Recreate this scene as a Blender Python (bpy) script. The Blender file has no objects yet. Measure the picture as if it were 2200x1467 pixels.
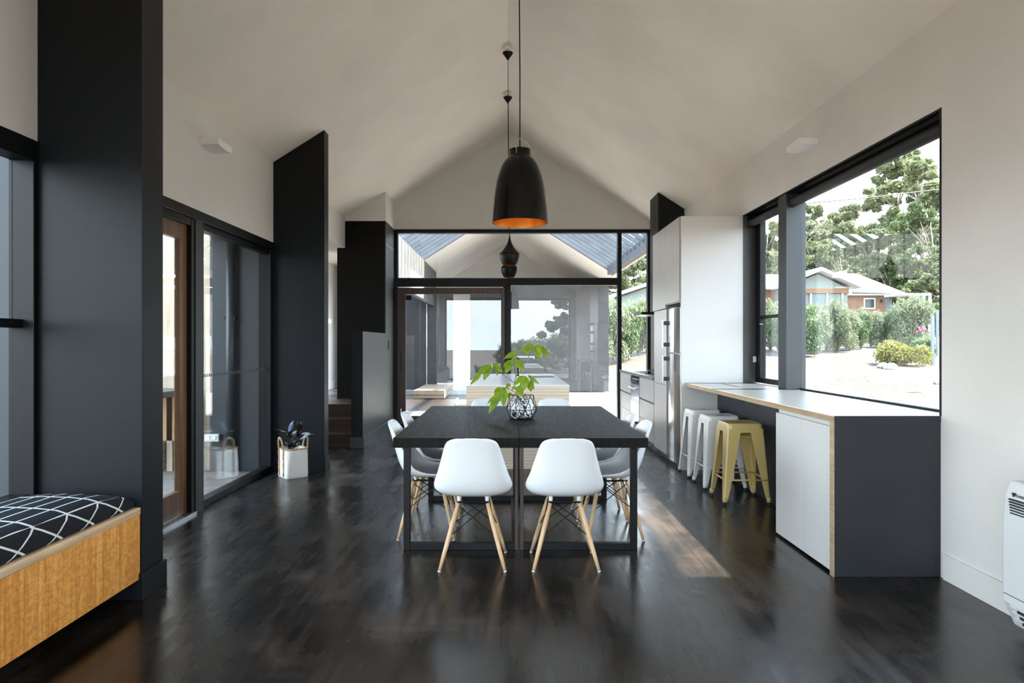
import bpy, bmesh, math, random
from mathutils import Vector, Matrix
R = math.radians
sc = bpy.context.scene
COL = sc.collection
rng = random.Random(7)

# ------------------------------------------------------------------ camera, sky, sun, exposure
FOC = 1467.0           # focal length in pixels of the 2200 px frame (24 mm lens)
EYE = 1.35
cam_d = bpy.data.cameras.new('camera'); cam = bpy.data.objects.new('camera', cam_d); COL.objects.link(cam)
cam.location = (0, 0, EYE); cam.rotation_euler = (R(90), 0, 0)
cam_d.lens = 24.0; cam_d.sensor_width = 36.0; cam_d.shift_x = 9/2200; cam_d.shift_y = 3.5/2200
cam_d.clip_end = 600; cam_d.clip_start = 0.05
sc.camera = cam
sc.view_settings.view_transform = 'Standard'; sc.view_settings.look = 'None'
sc.view_settings.gamma = 1.0; sc.view_settings.use_curve_mapping = False
sc.view_settings.exposure = 2.74
sc.cycles.use_denoising = True
sc.cycles.max_bounces = 12; sc.cycles.diffuse_bounces = 6; sc.cycles.glossy_bounces = 5
sc.cycles.transmission_bounces = 6; sc.cycles.transparent_max_bounces = 16
sc.cycles.caustics_reflective = False; sc.cycles.caustics_refractive = False
sc.cycles.sample_clamp_indirect = 6.0

w = bpy.data.worlds.new('sky'); sc.world = w; w.use_nodes = True
nt = w.node_tree; nt.nodes.clear()
def wn(t, **k):
    n = nt.nodes.new(t)
    for a, b in k.items(): setattr(n, a, b)
    return n
o = wn('ShaderNodeOutputWorld'); bg = wn('ShaderNodeBackground'); bg.inputs['Strength'].default_value = 1.7
tc = wn('ShaderNodeTexCoord'); sep = wn('ShaderNodeSeparateXYZ')
mp = wn('ShaderNodeMapping'); mp.inputs['Scale'].default_value = (1, 1, 2.6)
nz = wn('ShaderNodeTexNoise'); nz.inputs['Scale'].default_value = 2.6; nz.inputs['Detail'].default_value = 7
rp = wn('ShaderNodeValToRGB'); rp.color_ramp.elements[0].position = 0.45; rp.color_ramp.elements[1].position = 0.62
grad = wn('ShaderNodeValToRGB')
grad.color_ramp.elements[0].position = 0.0; grad.color_ramp.elements[0].color = (0.78, 0.90, 0.95, 1)
grad.color_ramp.elements[1].position = 0.6; grad.color_ramp.elements[1].color = (0.30, 0.54, 0.92, 1)
mx = wn('ShaderNodeMixRGB'); mx.inputs[2].default_value = (0.90, 0.96, 1.0, 1)
L = nt.links.new
L(tc.outputs['Generated'], mp.inputs[0]); L(mp.outputs[0], nz.inputs['Vector']); L(nz.outputs[0], rp.inputs[0])
L(tc.outputs['Generated'], sep.inputs[0]); L(sep.outputs['Z'], grad.inputs[0])
L(rp.outputs[0], mx.inputs[0]); L(grad.outputs[0], mx.inputs[1]); L(mx.outputs[0], bg.inputs[0]); L(bg.outputs[0], o.inputs[0])

sd = bpy.data.lights.new('sun', 'SUN'); sun = bpy.data.objects.new('sun', sd); COL.objects.link(sun)
sd.energy = 7.0; sd.angle = R(1.2); sd.color = (1.0, 0.95, 0.88)
sun.location = (20, -6, 30)
sun.rotation_euler = Vector((0.63, 0.005, 1.0)).to_track_quat('Z', 'Y').to_euler()

def portal(name, loc, rot, sx, sy):
    d = bpy.data.lights.new(name, 'AREA'); d.shape = 'RECTANGLE'; d.size = sx; d.size_y = sy
    d.cycles.is_portal = True
    ob = bpy.data.objects.new(name, d); COL.objects.link(ob); ob.location = loc; ob.rotation_euler = rot

# ------------------------------------------------------------------ helpers
def at(px, py, D):
    "a pixel of the photo and a depth -> a point of the place"
    return Vector(((px-1091)/FOC*D, D, EYE-(py-737)/FOC*D))

class MB:
    def __init__(s): s.v = []; s.f = []; s.m = []; s.cur = 0
    def add(s, vs, fs):
        b = len(s.v); s.v += [tuple(p) for p in vs]; s.f += [tuple(i+b for i in f) for f in fs]; s.m += [s.cur]*len(fs); return s
    def box(s, x0, x1, y0, y1, z0, z1):
        vs = [(x, y, z) for z in (z0, z1) for y in (y0, y1) for x in (x0, x1)]
        return s.add(vs, [(0,2,3,1),(4,5,7,6),(0,1,5,4),(2,6,7,3),(0,4,6,2),(1,3,7,5)])
    def prism_y(s, poly, y0, y1):          # poly of (x,z), counter-clockwise seen from -y
        n = len(poly)
        vs = [(x, y0, z) for x, z in poly]+[(x, y1, z) for x, z in poly]
        fs = [tuple(range(n)), tuple(range(2*n-1, n-1, -1))]+[(i, i+n, (i+1) % n+n, (i+1) % n) for i in range(n)]
        return s.add(vs, fs)
    def prism_x(s, poly, x0, x1):          # poly of (y,z)
        n = len(poly)
        vs = [(x0, y, z) for y, z in poly]+[(x1, y, z) for y, z in poly]
        fs = [tuple(range(n-1, -1, -1)), tuple(range(n, 2*n))]+[(i, (i+1) % n, (i+1) % n+n, i+n) for i in range(n)]
        return s.add(vs, fs)
    def prism_z(s, poly, z0, z1):
        n = len(poly)
        vs = [(x, y, z0) for x, y in poly]+[(x, y, z1) for x, y in poly]
        fs = [tuple(range(n-1, -1, -1)), tuple(range(n, 2*n))]+[(i, (i+1) % n, (i+1) % n+n, i+n) for i in range(n)]
        return s.add(vs, fs)
    def tube(s, pts, r, n=10, closed=False):
        pts = [Vector(p) for p in pts]; k = len(pts)
        rs = r if isinstance(r, (list, tuple)) else [r]*k
        vs = []; prev = None
        for i, p in enumerate(pts):
            a = pts[(i-1) % k] if (i > 0 or closed) else p
            b = pts[(i+1) % k] if (i < k-1 or closed) else p
            t = (b-a).normalized()
            if prev is None:
                u = t.cross(Vector((0, 0, 1)))
                if u.length < 0.1: u = t.cross(Vector((1, 0, 0)))
            else: u = prev-t*prev.dot(t)
            u.normalize(); prev = u; q = t.cross(u)
            for j in range(n):
                an = 2*math.pi*j/n
                vs.append(p+(u*math.cos(an)+q*math.sin(an))*rs[i])
        fs = []
        for i in range(k if closed else k-1):
            i2 = (i+1) % k
            for j in range(n):
                fs.append((i*n+j, i*n+(j+1) % n, i2*n+(j+1) % n, i2*n+j))
        if not closed: fs += [tuple(range(n-1, -1, -1)), tuple(range((k-1)*n, k*n))]
        return s.add(vs, fs)
    def bar(s, a, b, wx, wy=None):         # square bar between two points
        a = Vector(a); b = Vector(b); t = (b-a).normalized(); wy = wy or wx
        u = t.cross(Vector((0, 0, 1)))
        if u.length < 0.05: u = Vector((1, 0, 0))
        u.normalize(); q = t.cross(u)
        vs = [p+u*sx*wx/2+q*sy*wy/2 for p in (a, b) for sx, sy in ((-1,-1),(1,-1),(1,1),(-1,1))]
        return s.add(vs, [(3,2,1,0),(4,5,6,7),(0,1,5,4),(1,2,6,5),(2,3,7,6),(3,0,4,7)])
    def lathe(s, prof, c=(0,0,0), n=40, caps=True):
        vs = []; k = len(prof)
        for r, z in prof:
            for j in range(n):
                an = 2*math.pi*j/n; vs.append((c[0]+r*math.cos(an), c[1]+r*math.sin(an), c[2]+z))
        fs = [(i*n+j, i*n+(j+1) % n, (i+1)*n+(j+1) % n, (i+1)*n+j) for i in range(k-1) for j in range(n)]
        if caps: fs += [tuple(range(n-1, -1, -1)), tuple(range((k-1)*n, k*n))]
        return s.add(vs, fs)
    def grid(s, rows):
        k = len(rows); n = len(rows[0])
        return s.add([p for r in rows for p in r], [(i*n+j, i*n+j+1, (i+1)*n+j+1, (i+1)*n+j) for i in range(k-1) for j in range(n-1)])
    def quad(s, a, b, c, d): return s.add([a, b, c, d], [(0, 1, 2, 3)])

ORG = {}
def build(name, mb, mat, parent=None, bevel=0, smooth=False, org=None, solid=0, sub=0, mats=None, seg=2):
    "link one mesh object; vertices are given in the frame the thing is built in"
    if parent is not None: L0 = ORG.get(parent.name, Vector((0,0,0)))
    else: L0 = Vector(org) if org else Vector((0,0,0))
    me = bpy.data.meshes.new(name)
    me.from_pydata([tuple(Vector(v)-L0) for v in mb.v], [], mb.f)
    for mm in ([mat]+(mats or [])): me.materials.append(mm)
    if mats: me.polygons.foreach_set('material_index', mb.m)
    if smooth: me.polygons.foreach_set('use_smooth', [True]*len(me.polygons))
    me.update()
    ob = bpy.data.objects.new(name, me); COL.objects.link(ob)
    ORG[ob.name] = L0
    if parent is not None: ob.parent = parent
    else: ob.location = L0
    if solid:
        m = ob.modifiers.new('thick', 'SOLIDIFY'); m.thickness = solid; m.offset = 0
    if sub:
        m = ob.modifiers.new('sub', 'SUBSURF'); m.levels = sub; m.render_levels = sub
    if bevel:
        m = ob.modifiers.new('bevel', 'BEVEL'); m.width = bevel; m.segments = seg; m.limit_method = 'ANGLE'; m.angle_limit = R(40)
        m.harden_normals = False
    return ob
def thing(name, label, cat, loc=(0,0,0), group=None):
    o = bpy.data.objects.new(name, None); COL.objects.link(o); o.location = loc; o.empty_display_size = 0.1
    ORG[o.name] = Vector(loc)
    o['label'] = label; o['category'] = cat
    if group: o['group'] = group
    return o
def tag(o, label, cat, group=None, kind=None):
    o['label'] = label; o['category'] = cat
    if group: o['group'] = group
    if kind: o['kind'] = kind
    return o
def struct(name, mb, mat, parent=None, **k):
    o = build(name, mb, mat, parent, **k)
    if parent is None: o['kind'] = 'structure'
    return o
def root_struct(name, loc=(0,0,0)):
    o = bpy.data.objects.new(name, None); COL.objects.link(o); o.location = loc; ORG[o.name] = Vector(loc); o['kind'] = 'structure'; return o
def dup(o, parent=None):
    c = o.copy(); COL.objects.link(c)
    ORG[c.name] = ORG.get(o.name, Vector((0,0,0)))
    if parent is not None: c.parent = parent
    for ch in [x for x in bpy.data.objects if x.parent == o]: dup(ch, c)
    return c
def place(root, loc, rz=0, label=None, group=None):
    root.location = loc; root.rotation_euler = (0, 0, rz)
    if label: root['label'] = label
    if group: root['group'] = group
    return root
def B(*a): return MB().box(*a)

# ------------------------------------------------------------------ materials
def mat(name, col, rough=0.5, metal=0.0, spec=0.5, coat=0, emit=None, trans=0):
    m = bpy.data.materials.new(name); m.use_nodes = True
    p = m.node_tree.nodes['Principled BSDF']
    p.inputs['Base Color'].default_value = (*col, 1); p.inputs['Roughness'].default_value = rough
    p.inputs['Metallic'].default_value = metal; p.inputs['Specular IOR Level'].default_value = spec
    p.inputs['Coat Weight'].default_value = coat
    return m
class NB:
    "small node-graph helper on a principled material"
    def __init__(s, m): s.m = m; s.t = m.node_tree; s.p = s.t.nodes['Principled BSDF']; s.tc = s.t.nodes.new('ShaderNodeTexCoord')
    def n(s, t, **k):
        n = s.t.nodes.new(t)
        for a, b in k.items():
            if a in n.inputs.keys(): n.inputs[a].default_value = b
            else: setattr(n, a, b)
        return n
    def l(s, a, b): s.t.links.new(a, b)
    def coords(s, scale=(1,1,1), rot=(0,0,0), loc=(0,0,0)):
        mp = s.t.nodes.new('ShaderNodeMapping'); mp.inputs['Scale'].default_value = scale; mp.inputs['Rotation'].default_value = rot; mp.inputs['Location'].default_value = loc
        s.l(s.tc.outputs['Object'], mp.inputs[0]); return mp.outputs[0]
    def noise(s, vec, scale=5, detail=4, rough=0.5, dist=0):
        n = s.t.nodes.new('ShaderNodeTexNoise'); n.inputs['Scale'].default_value = scale; n.inputs['Detail'].default_value = detail
        n.inputs['Roughness'].default_value = rough; n.inputs['Distortion'].default_value = dist; s.l(vec, n.inputs['Vector']); return n.outputs['Fac']
    def ramp(s, fac, stops):
        r = s.t.nodes.new('ShaderNodeValToRGB'); e = r.color_ramp.elements
        while len(e) < len(stops): e.new(0.5)
        for i, (p, c) in enumerate(stops): e[i].position = p; e[i].color = (*c, 1) if len(c) == 3 else c
        s.l(fac, r.inputs[0]); return r.outputs[0]
    def mul(s, a, b, fac=1):
        n = s.t.nodes.new('ShaderNodeMixRGB'); n.blend_type = 'MULTIPLY'; n.inputs[0].default_value = fac; s.l(a, n.inputs[1]); s.l(b, n.inputs[2]); return n.outputs[0]
    def mixc(s, fac, a, b):
        n = s.t.nodes.new('ShaderNodeMixRGB')
        if isinstance(fac, (int, float)): n.inputs[0].default_value = fac
        else: s.l(fac, n.inputs[0])
        for i, x in ((1, a), (2, b)):
            if isinstance(x, tuple): n.inputs[i].default_value = (*x, 1)
            else: s.l(x, n.inputs[i])
        return n.outputs[0]
    def math(s, op, a, b=None, c=None):
        n = s.t.nodes.new('ShaderNodeMath'); n.operation = op
        for i, x in enumerate((a, b, c)):
            if x is None: continue
            if isinstance(x, (int, float)): n.inputs[i].default_value = x
            else: s.l(x, n.inputs[i])
        return n.outputs[0]
    def base(s, c): s.l(c, s.p.inputs['Base Color'])
    def rough(s, c): s.l(c, s.p.inputs['Roughness'])
    def bump(s, h, strength=0.2, dist=0.01):
        b = s.t.nodes.new('ShaderNodeBump'); b.inputs['Strength'].default_value = strength; b.inputs['Distance'].default_value = dist
        s.l(h, b.inputs['Height']); s.l(b.outputs[0], s.p.inputs['Normal'])

def paint(name, col, rough=0.6, var=0.04, scale=1.5, spec=0.5):
    m = mat(name, col, rough, spec=spec); g = NB(m)
    f = g.noise(g.coords(), scale, 3)
    g.base(g.ramp(f, [(0.3, tuple(c*(1-var) for c in col)), (0.7, tuple(min(1, c*(1+var)) for c in col))]))
    return m
WALLP = paint('warm_white_plaster', (0.74, 0.71, 0.665), 0.75)
CEILP = paint('ceiling_plaster', (0.93, 0.86, 0.76), 0.8)
BLACKP = paint('charcoal_wall_paint', (0.0085, 0.0100, 0.0118), 0.40, var=0.06, spec=0.17)
GREYP = paint('grey_charcoal_panel', (0.034, 0.034, 0.032), 0.40, var=0.08, spec=0.5)
FRAME = paint('black_window_frame', (0.004, 0.0043, 0.0047), 0.4, spec=0.22)
FRAME2 = paint('slate_stained_timber_frame', (0.022, 0.027, 0.030), 0.45)
CABW = paint('satin_white_laminate', (0.66, 0.645, 0.62), 0.35, var=0.01)
CABG = paint('pale_grey_laminate', (0.52, 0.495, 0.46), 0.34, var=0.015)
STEELB = mat('black_powder_coated_steel', (0.004, 0.0043, 0.0047), 0.4, spec=0.22)
CHROME = mat('chrome', (0.75, 0.75, 0.75), 0.12, 1.0)
WHITEPL = mat('white_plastic', (0.80, 0.805, 0.81), 0.33, spec=0.5)
WHITEM = mat('white_gloss_metal', (0.80, 0.80, 0.78), 0.22, spec=0.6)
GOLDM = mat('pale_mustard_gloss_metal', (0.62, 0.455, 0.17), 0.24, spec=0.6)
RUBBER = mat('black_rubber', (0.01, 0.01, 0.01), 0.6)
WHITEG = mat('white_unit_plastic', (0.64, 0.645, 0.63), 0.4)
DARKSLOT = mat('dark_slot', (0.02, 0.02, 0.02), 0.6)
ALU = mat('brushed_aluminium', (0.62, 0.62, 0.61), 0.3, 0.9)
MIRRORBLK = mat('black_oven_glass', (0.012, 0.012, 0.013), 0.05, spec=0.8)
GLOSSBLK = mat('gloss_black_enamel', (0.003, 0.0027, 0.0022), 0.2, spec=0.3)
MATTBLK = mat('matt_black_enamel', (0.003, 0.0027, 0.0025), 0.4, spec=0.25)
COPPER = mat('brass_copper_lining', (0.95, 0.42, 0.07), 0.3, 0.9)

def m_glass():
    m = bpy.data.materials.new('window_glass'); m.use_nodes = True; t = m.node_tree; t.nodes.clear()
    out = t.nodes.new('ShaderNodeOutputMaterial'); mix = t.nodes.new('ShaderNodeMixShader')
    tr = t.nodes.new('ShaderNodeBsdfTransparent'); tr.inputs[0].default_value = (0.97, 0.985, 0.98, 1)
    gl = t.nodes.new('ShaderNodeBsdfGlossy'); gl.inputs['Roughness'].default_value = 0.0; gl.inputs[0].default_value = (1, 1, 1, 1)
    fr = t.nodes.new('ShaderNodeFresnel'); ge = t.nodes.new('ShaderNodeNewGeometry'); mr = t.nodes.new('ShaderNodeMapRange')
    mr.inputs['To Min'].default_value = 1.55; mr.inputs['To Max'].default_value = 1/1.55
    t.links.new(ge.outputs['Backfacing'], mr.inputs['Value']); t.links.new(mr.outputs[0], fr.inputs['IOR'])
    t.links.new(fr.outputs[0], mix.inputs[0]); t.links.new(tr.outputs[0], mix.inputs[1]); t.links.new(gl.outputs[0], mix.inputs[2])
    t.links.new(mix.outputs[0], out.inputs[0]); return m
GLASS = m_glass()

def m_floor():
    m = mat('dark_stained_floor_sheet', (0.03, 0.025, 0.02), 0.27, spec=0.5); g = NB(m)
    big = g.noise(g.coords((1.0, 0.7, 1)), 0.9, 4, 0.55, 0.4)
    cloudy = g.noise(g.coords((1.5, 0.9, 1), (0, 0, R(-35)), (3, 1, 0)), 1.7, 3, 0.5, 0.7)
    brush = g.noise(g.coords((13, 1.1, 1), (0, 0, R(-38))), 1.3, 5, 0.6, 0.25)
    brush2 = g.noise(g.coords((1.2, 18, 1), (0, 0, R(-12))), 1.1, 5, 0.6, 0.25)
    fine = g.noise(g.coords((60, 14, 1), (0, 0, R(-30))), 2.0, 3, 0.6)
    c = g.ramp(big, [(0.32, (0.009, 0.0068, 0.0055)), (0.52, (0.018, 0.0137, 0.011)), (0.70, (0.038, 0.028, 0.021))])
    c = g.mul(c, g.ramp(cloudy, [(0.32, (0.50, 0.50, 0.50)), (0.52, (1.0, 1.0, 1.0)), (0.70, (2.0, 1.9, 1.8))]))
    c = g.mul(c, g.ramp(brush, [(0.36, (0.72, 0.72, 0.72)), (0.62, (1.35, 1.32, 1.28))]))
    c = g.mul(c, g.ramp(brush2, [(0.36, (0.80, 0.80, 0.80)), (0.64, (1.25, 1.22, 1.2))]))
    sc1 = g.noise(g.coords((0.5, 30, 1), (0, 0, R(40))), 1.6, 2, 0.5, 1.8)
    scr = g.ramp(sc1, [(0.70, (0, 0, 0)), (0.735, (1, 1, 1)), (0.77, (0, 0, 0))])
    c = g.mixc(g.math('MULTIPLY', scr, 0.25), c, (0.12, 0.10, 0.085))
    br = g.n('ShaderNodeTexBrick'); br.inputs['Scale'].default_value = 1.0; br.inputs['Brick Width'].default_value = 2.44
    br.inputs['Row Height'].default_value = 1.22; br.inputs['Mortar Size'].default_value = 0.0035; br.inputs['Mortar Smooth'].default_value = 0.2
    br.inputs['Color1'].default_value = (1, 1, 1, 1); br.inputs['Color2'].default_value = (0.80, 0.80, 0.80, 1); br.inputs['Mortar'].default_value = (0.30, 0.28, 0.26, 1)
    g.l(g.coords((1, 1, 1), (0, 0, R(90)), (0.75, 0.03, 0)), br.inputs['Vector'])
    g.base(g.mul(c, br.outputs['Color']))
    rr = g.ramp(cloudy, [(0.3, (0.20,)*3), (0.5, (0.27,)*3), (0.72, (0.38,)*3)])
    g.rough(g.mul(rr, g.ramp(brush, [(0.35, (0.85,)*3), (0.65, (1.15,)*3)])))
    g.bump(fine, 0.05, 0.001)
    return m
FLOOR = m_floor()

def m_wood(name, dark, light, scale=1.0, axis='X', rough=0.45, streak=18, spec=0.4):
    m = mat(name, light, rough, spec=spec); g = NB(m)
    sc3 = {'X': (0.6, streak, streak), 'Y': (streak, 0.6, streak), 'Z': (streak, streak, 0.6)}[axis]
    f = g.noise(g.coords(tuple(x*scale for x in sc3)), 1.0, 6, 0.6, 0.4)
    f2 = g.noise(g.coords((3, 3, 3)), 1.5, 3)
    c = g.ramp(f, [(0.3, dark), (0.7, light)]); c2 = g.ramp(f2, [(0.3, (0.86,)*3), (0.7, (1.08,)*3)])
    g.base(g.mul(c, c2)); g.bump(f, 0.1, 0.002); return m
BEECH = m_wood('pale_beech_dowel', (0.58, 0.36, 0.19), (0.74, 0.50, 0.29), axis='Z', streak=40, rough=0.4)
DOORW = m_wood('dark_cedar_door', (0.028, 0.012, 0.005), (0.075, 0.035, 0.016), axis='Z', streak=30, rough=0.35)
DOORW2 = m_wood('amber_cedar_door', (0.085, 0.036, 0.012), (0.19, 0.09, 0.035), axis='Z', streak=30, rough=0.35)
PLYEDGE = m_wood('plywood_edge', (0.36, 0.24, 0.14), (0.56, 0.40, 0.25), axis='Y', streak=60)
DECKW = m_wood('grey_deck_board', (0.14, 0.115, 0.095), (0.26, 0.22, 0.18), axis='X', streak=22, rough=0.6)
PALEDECK = m_wood('new_pine_platform', (0.24, 0.165, 0.10), (0.36, 0.275, 0.19), axis='X', streak=25, rough=0.6)
PINE = m_wood('knotty_pine_board', (0.40, 0.29, 0.18), (0.60, 0.48, 0.35), axis='Z', streak=12, rough=0.6)
STAIRW = m_wood('dark_stair_timber', (0.018, 0.010, 0.006), (0.045, 0.028, 0.018), axis='X', streak=20, rough=0.4)
CONC = paint('grey_concrete_block', (0.33, 0.33, 0.31), 0.8, 0.15, 9)

def m_bench():
    m = mat('figured_orange_veneer', (0.5, 0.25, 0.08), 0.38); g = NB(m)
    f = g.noise(g.coords((4, 26, 1.2)), 1.0, 7, 0.65, 1.1)
    q = g.noise(g.coords((4, 30, 45), (R(20), 0, 0)), 1.0, 4, 0.6, 0.8)
    c = g.ramp(f, [(0.30, (0.50, 0.18, 0.03)), (0.5, (0.80, 0.34, 0.07)), (0.72, (0.97, 0.52, 0.16))])
    g.base(g.mul(c, g.ramp(q, [(0.38, (0.80,)*3), (0.6, (1.1,)*3)]))); return m
BENCHV = m_bench()

def m_tabletop():
    m = mat('black_grooved_oak', (0.03, 0.03, 0.03), 0.45, spec=0.06); g = NB(m)
    f = g.noise(g.coords((70, 3, 70)), 1.0, 6, 0.7)
    f2 = g.noise(g.coords((90, 14, 2)), 1.6, 3, 0.6)
    c = g.ramp(f, [(0.3, (0.007, 0.0066, 0.006)), (0.6, (0.015, 0.0135, 0.012)), (0.8, (0.045, 0.038, 0.031))])
    g.base(g.mul(c, g.ramp(f2, [(0.35, (0.75,)*3), (0.68, (1.3,)*3), (0.78, (2.2, 1.9, 1.6))]))); g.bump(f, 0.25, 0.002)
    g.rough(g.ramp(f, [(0.3, (0.42,)*3), (0.7, (0.56,)*3)])); return m
TTOP = m_tabletop()

def m_island():
    m = mat('limed_ply_stripes', (0.6, 0.5, 0.4), 0.5); g = NB(m)
    s = g.n('ShaderNodeSeparateXYZ'); g.l(g.tc.outputs['Object'], s.inputs[0])
    wob = g.noise(g.coords((2, 2, 20)), 1.0, 3)
    z = g.math('ADD', g.math('MULTIPLY', s.outputs['Z'], 30), g.math('MULTIPLY', wob, 0.8))
    fr = g.math('FRACT', z)
    c = g.ramp(fr, [(0.0, (0.42, 0.35, 0.28)), (0.14, (0.72, 0.56, 0.41)), (0.5, (0.82, 0.67, 0.52)), (1.0, (0.72, 0.56, 0.41))])
    g.base(c); return m
ISLW = m_island()
STONE = paint('white_benchtop', (0.88, 0.88, 0.87), 0.22, 0.01, spec=0.5)
COUNTER = paint('grey_laminate_counter', (0.045, 0.050, 0.053), 0.30, 0.02, spec=0.4)
COUNTERD = paint('dark_laminate_end', (0.014, 0.0155, 0.019), 0.5, 0.10, 3)

def m_cushion():
    m = mat('black_cushion_fabric', (0.01, 0.01, 0.012), 0.9, spec=0.2); g = NB(m)
    s = g.n('ShaderNodeSeparateXYZ'); g.l(g.tc.outputs['Object'], s.inputs[0])
    X, Y, Z = s.outputs
    wob = g.math('MULTIPLY', g.math('SUBTRACT', g.noise(g.coords((3, 3, 3)), 1, 2), 0.5), 0.03)
    Yw = g.math('ADD', Y, wob)
    P = 0.235
    def lines(val, period, halfw):
        fr = g.math('FRACT', g.math('ADD', g.math('DIVIDE', val, period), 100.5))
        d = g.math('ABSOLUTE', g.math('SUBTRACT', fr, 0.5))
        return g.math('LESS_THAN', d, halfw/period)
    top = g.math('LESS_THAN', X, -0.0)
    a = lines(Yw, P, 0.0085)
    b = lines(g.math('ADD', X, wob), 0.078, 0.0042)
    grid = g.math('MAXIMUM', a, b)
    sd_ = g.math('SUBTRACT', 0.0, Z)
    d1 = lines(g.math('SUBTRACT', Yw, g.math('MULTIPLY', sd_, 1.5)), P, 0.0095)
    d2 = lines(g.math('ADD', Yw, g.math('MULTIPLY', sd_, 2.6)), P, 0.0075)
    diag = g.math('MAXIMUM', d1, d2)
    mk = g.math('ADD', g.math('MULTIPLY', top, grid), g.math('MULTIPLY', g.math('SUBTRACT', 1.0, top), diag))
    g.base(g.mixc(mk, (0.012, 0.012, 0.015), (0.66, 0.65, 0.60)))
    fz = g.noise(g.coords((1, 1, 1)), 260, 2); g.bump(fz, 0.4, 0.002); return m
CUSH = m_cushion()

def m_marble():
    m = mat('marbled_black_white_paper', (0.8, 0.8, 0.8), 0.35); g = NB(m)
    n = g.n('ShaderNodeTexWave'); n.inputs['Scale'].default_value = 11; n.inputs['Distortion'].default_value = 16; n.inputs['Detail'].default_value = 4; n.inputs['Detail Scale'].default_value = 2.0
    g.l(g.coords((1, 1, 0.7), (0.3, 0.2, 0.1)), n.inputs['Vector'])
    g.base(g.ramp(n.outputs['Fac'], [(0.22, (0.015, 0.02, 0.03)), (0.42, (0.35, 0.37, 0.42)), (0.62, (0.80, 0.80, 0.80))])); return m
MARBLE = m_marble()

def leafmat(name, c1, c2, rough=0.45, transl=0.25, scale=6.0):
    m = mat(name, c1, rough, spec=0.35); g = NB(m)
    f = g.noise(g.coords(), scale, 3, 0.7)
    col = g.ramp(f, [(0.32, c1), (0.68, c2)]); g.base(col)
    if transl:
        t = g.t; out = t.nodes['Material Output']; mixs = t.nodes.new('ShaderNodeMixShader'); tl = t.nodes.new('ShaderNodeBsdfTranslucent')
        g.l(col, tl.inputs[0]); mixs.inputs[0].default_value = transl
        g.l(g.p.outputs[0], mixs.inputs[1]); g.l(tl.outputs[0], mixs.inputs[2]); g.l(mixs.outputs[0], out.inputs[0])
    return m
LIME = leafmat('lime_green_leaf', (0.16, 0.30, 0.015), (0.36, 0.48, 0.04), 0.35, 0.4, 25)
STEMG = mat('green_stem', (0.16, 0.19, 0.05), 0.5)
RUBL = mat('near_black_rubber_leaf', (0.012, 0.010, 0.008), 0.22, spec=0.7)
RUBB = mat('blue_grey_rubber_leaf_sheen', (0.10, 0.15, 0.22), 0.18, spec=0.9)
GUM1 = leafmat('gum_leaf_olive', (0.075, 0.090, 0.032), (0.19, 0.205, 0.095), 0.5, 0.3, 0.5)
GUM2 = leafmat('gum_leaf_deep', (0.045, 0.070, 0.025), (0.115, 0.150, 0.055), 0.5, 0.3, 0.5)
GUM3 = leafmat('gum_leaf_pale', (0.12, 0.14, 0.07), (0.24, 0.26, 0.15), 0.5, 0.3, 0.5)
HEDG = leafmat('silver_green_shrub', (0.10, 0.125, 0.06), (0.26, 0.28, 0.17), 0.55, 0.3, 2.0)
HEDG2 = leafmat('dark_green_shrub', (0.05, 0.085, 0.03), (0.14, 0.19, 0.08), 0.55, 0.3, 2.0)
YELB = leafmat('yellow_green_bush', (0.10, 0.11, 0.02), (0.26, 0.235, 0.05), 0.55, 0.3, 3.0)
BARK = paint('grey_bark', (0.22, 0.19, 0.15), 0.85, 0.25, 6)
ROOFW = mat('white_roof_sheet', (0.50, 0.50, 0.50), 0.5)
HOUSEP = mat('pale_green_wall', (0.17, 0.195, 0.18), 0.7)
def m_boards(name, a, b, per, axis='Z', rough=0.55, ia=(0.35,)*3):
    m = mat(name, a, rough); g = NB(m); s = g.n('ShaderNodeSeparateXYZ'); g.l(g.tc.outputs['Object'], s.inputs[0])
    fr = g.math('FRACT', g.math('DIVIDE', g.math('ADD', s.outputs[axis], 200.0), per))
    f = g.noise(g.coords(), 3, 4); c = g.ramp(f, [(0.3, a), (0.7, b)])
    g.base(g.mul(c, g.ramp(fr, [(0.0, ia), (0.06, (1, 1, 1)), (1, (1, 1, 1))]))); return m
HOUSEO = m_boards('orange_weatherboard', (0.17, 0.075, 0.030), (0.22, 0.105, 0.045), 0.2)
TEAL = mat('pale_teal_glass', (0.07, 0.11, 0.105), 0.2)
DARKG = mat('dark_green_window', (0.006, 0.022, 0.019), 0.2)
GALV = mat('galvanised_post', (0.16, 0.18, 0.19), 0.5)
SOFFIT = paint('pale_soffit_lining', (0.74, 0.70, 0.64), 0.7)
BATTEN = paint('weathered_dark_batten', (0.085, 0.090, 0.095), 0.6, 0.2, 3)
DARKCLAD = m_boards('charcoal_wall_cladding', (0.030, 0.029, 0.028), (0.045, 0.043, 0.041), 0.9, 'Y')
GREYCLAD = m_boards('weathered_grey_cladding', (0.075, 0.073, 0.070), (0.115, 0.11, 0.10), 0.42, 'Y', ia=(0.6,)*3)
ROPE = paint('jute_rope', (0.46, 0.31, 0.17), 0.8, 0.3, 60)
CANVAS = paint('off_white_woven_basket', (0.78, 0.76, 0.72), 0.7, 0.04, 30)
SOIL = mat('dark_potting_soil', (0.02, 0.014, 0.01), 0.9)

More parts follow.
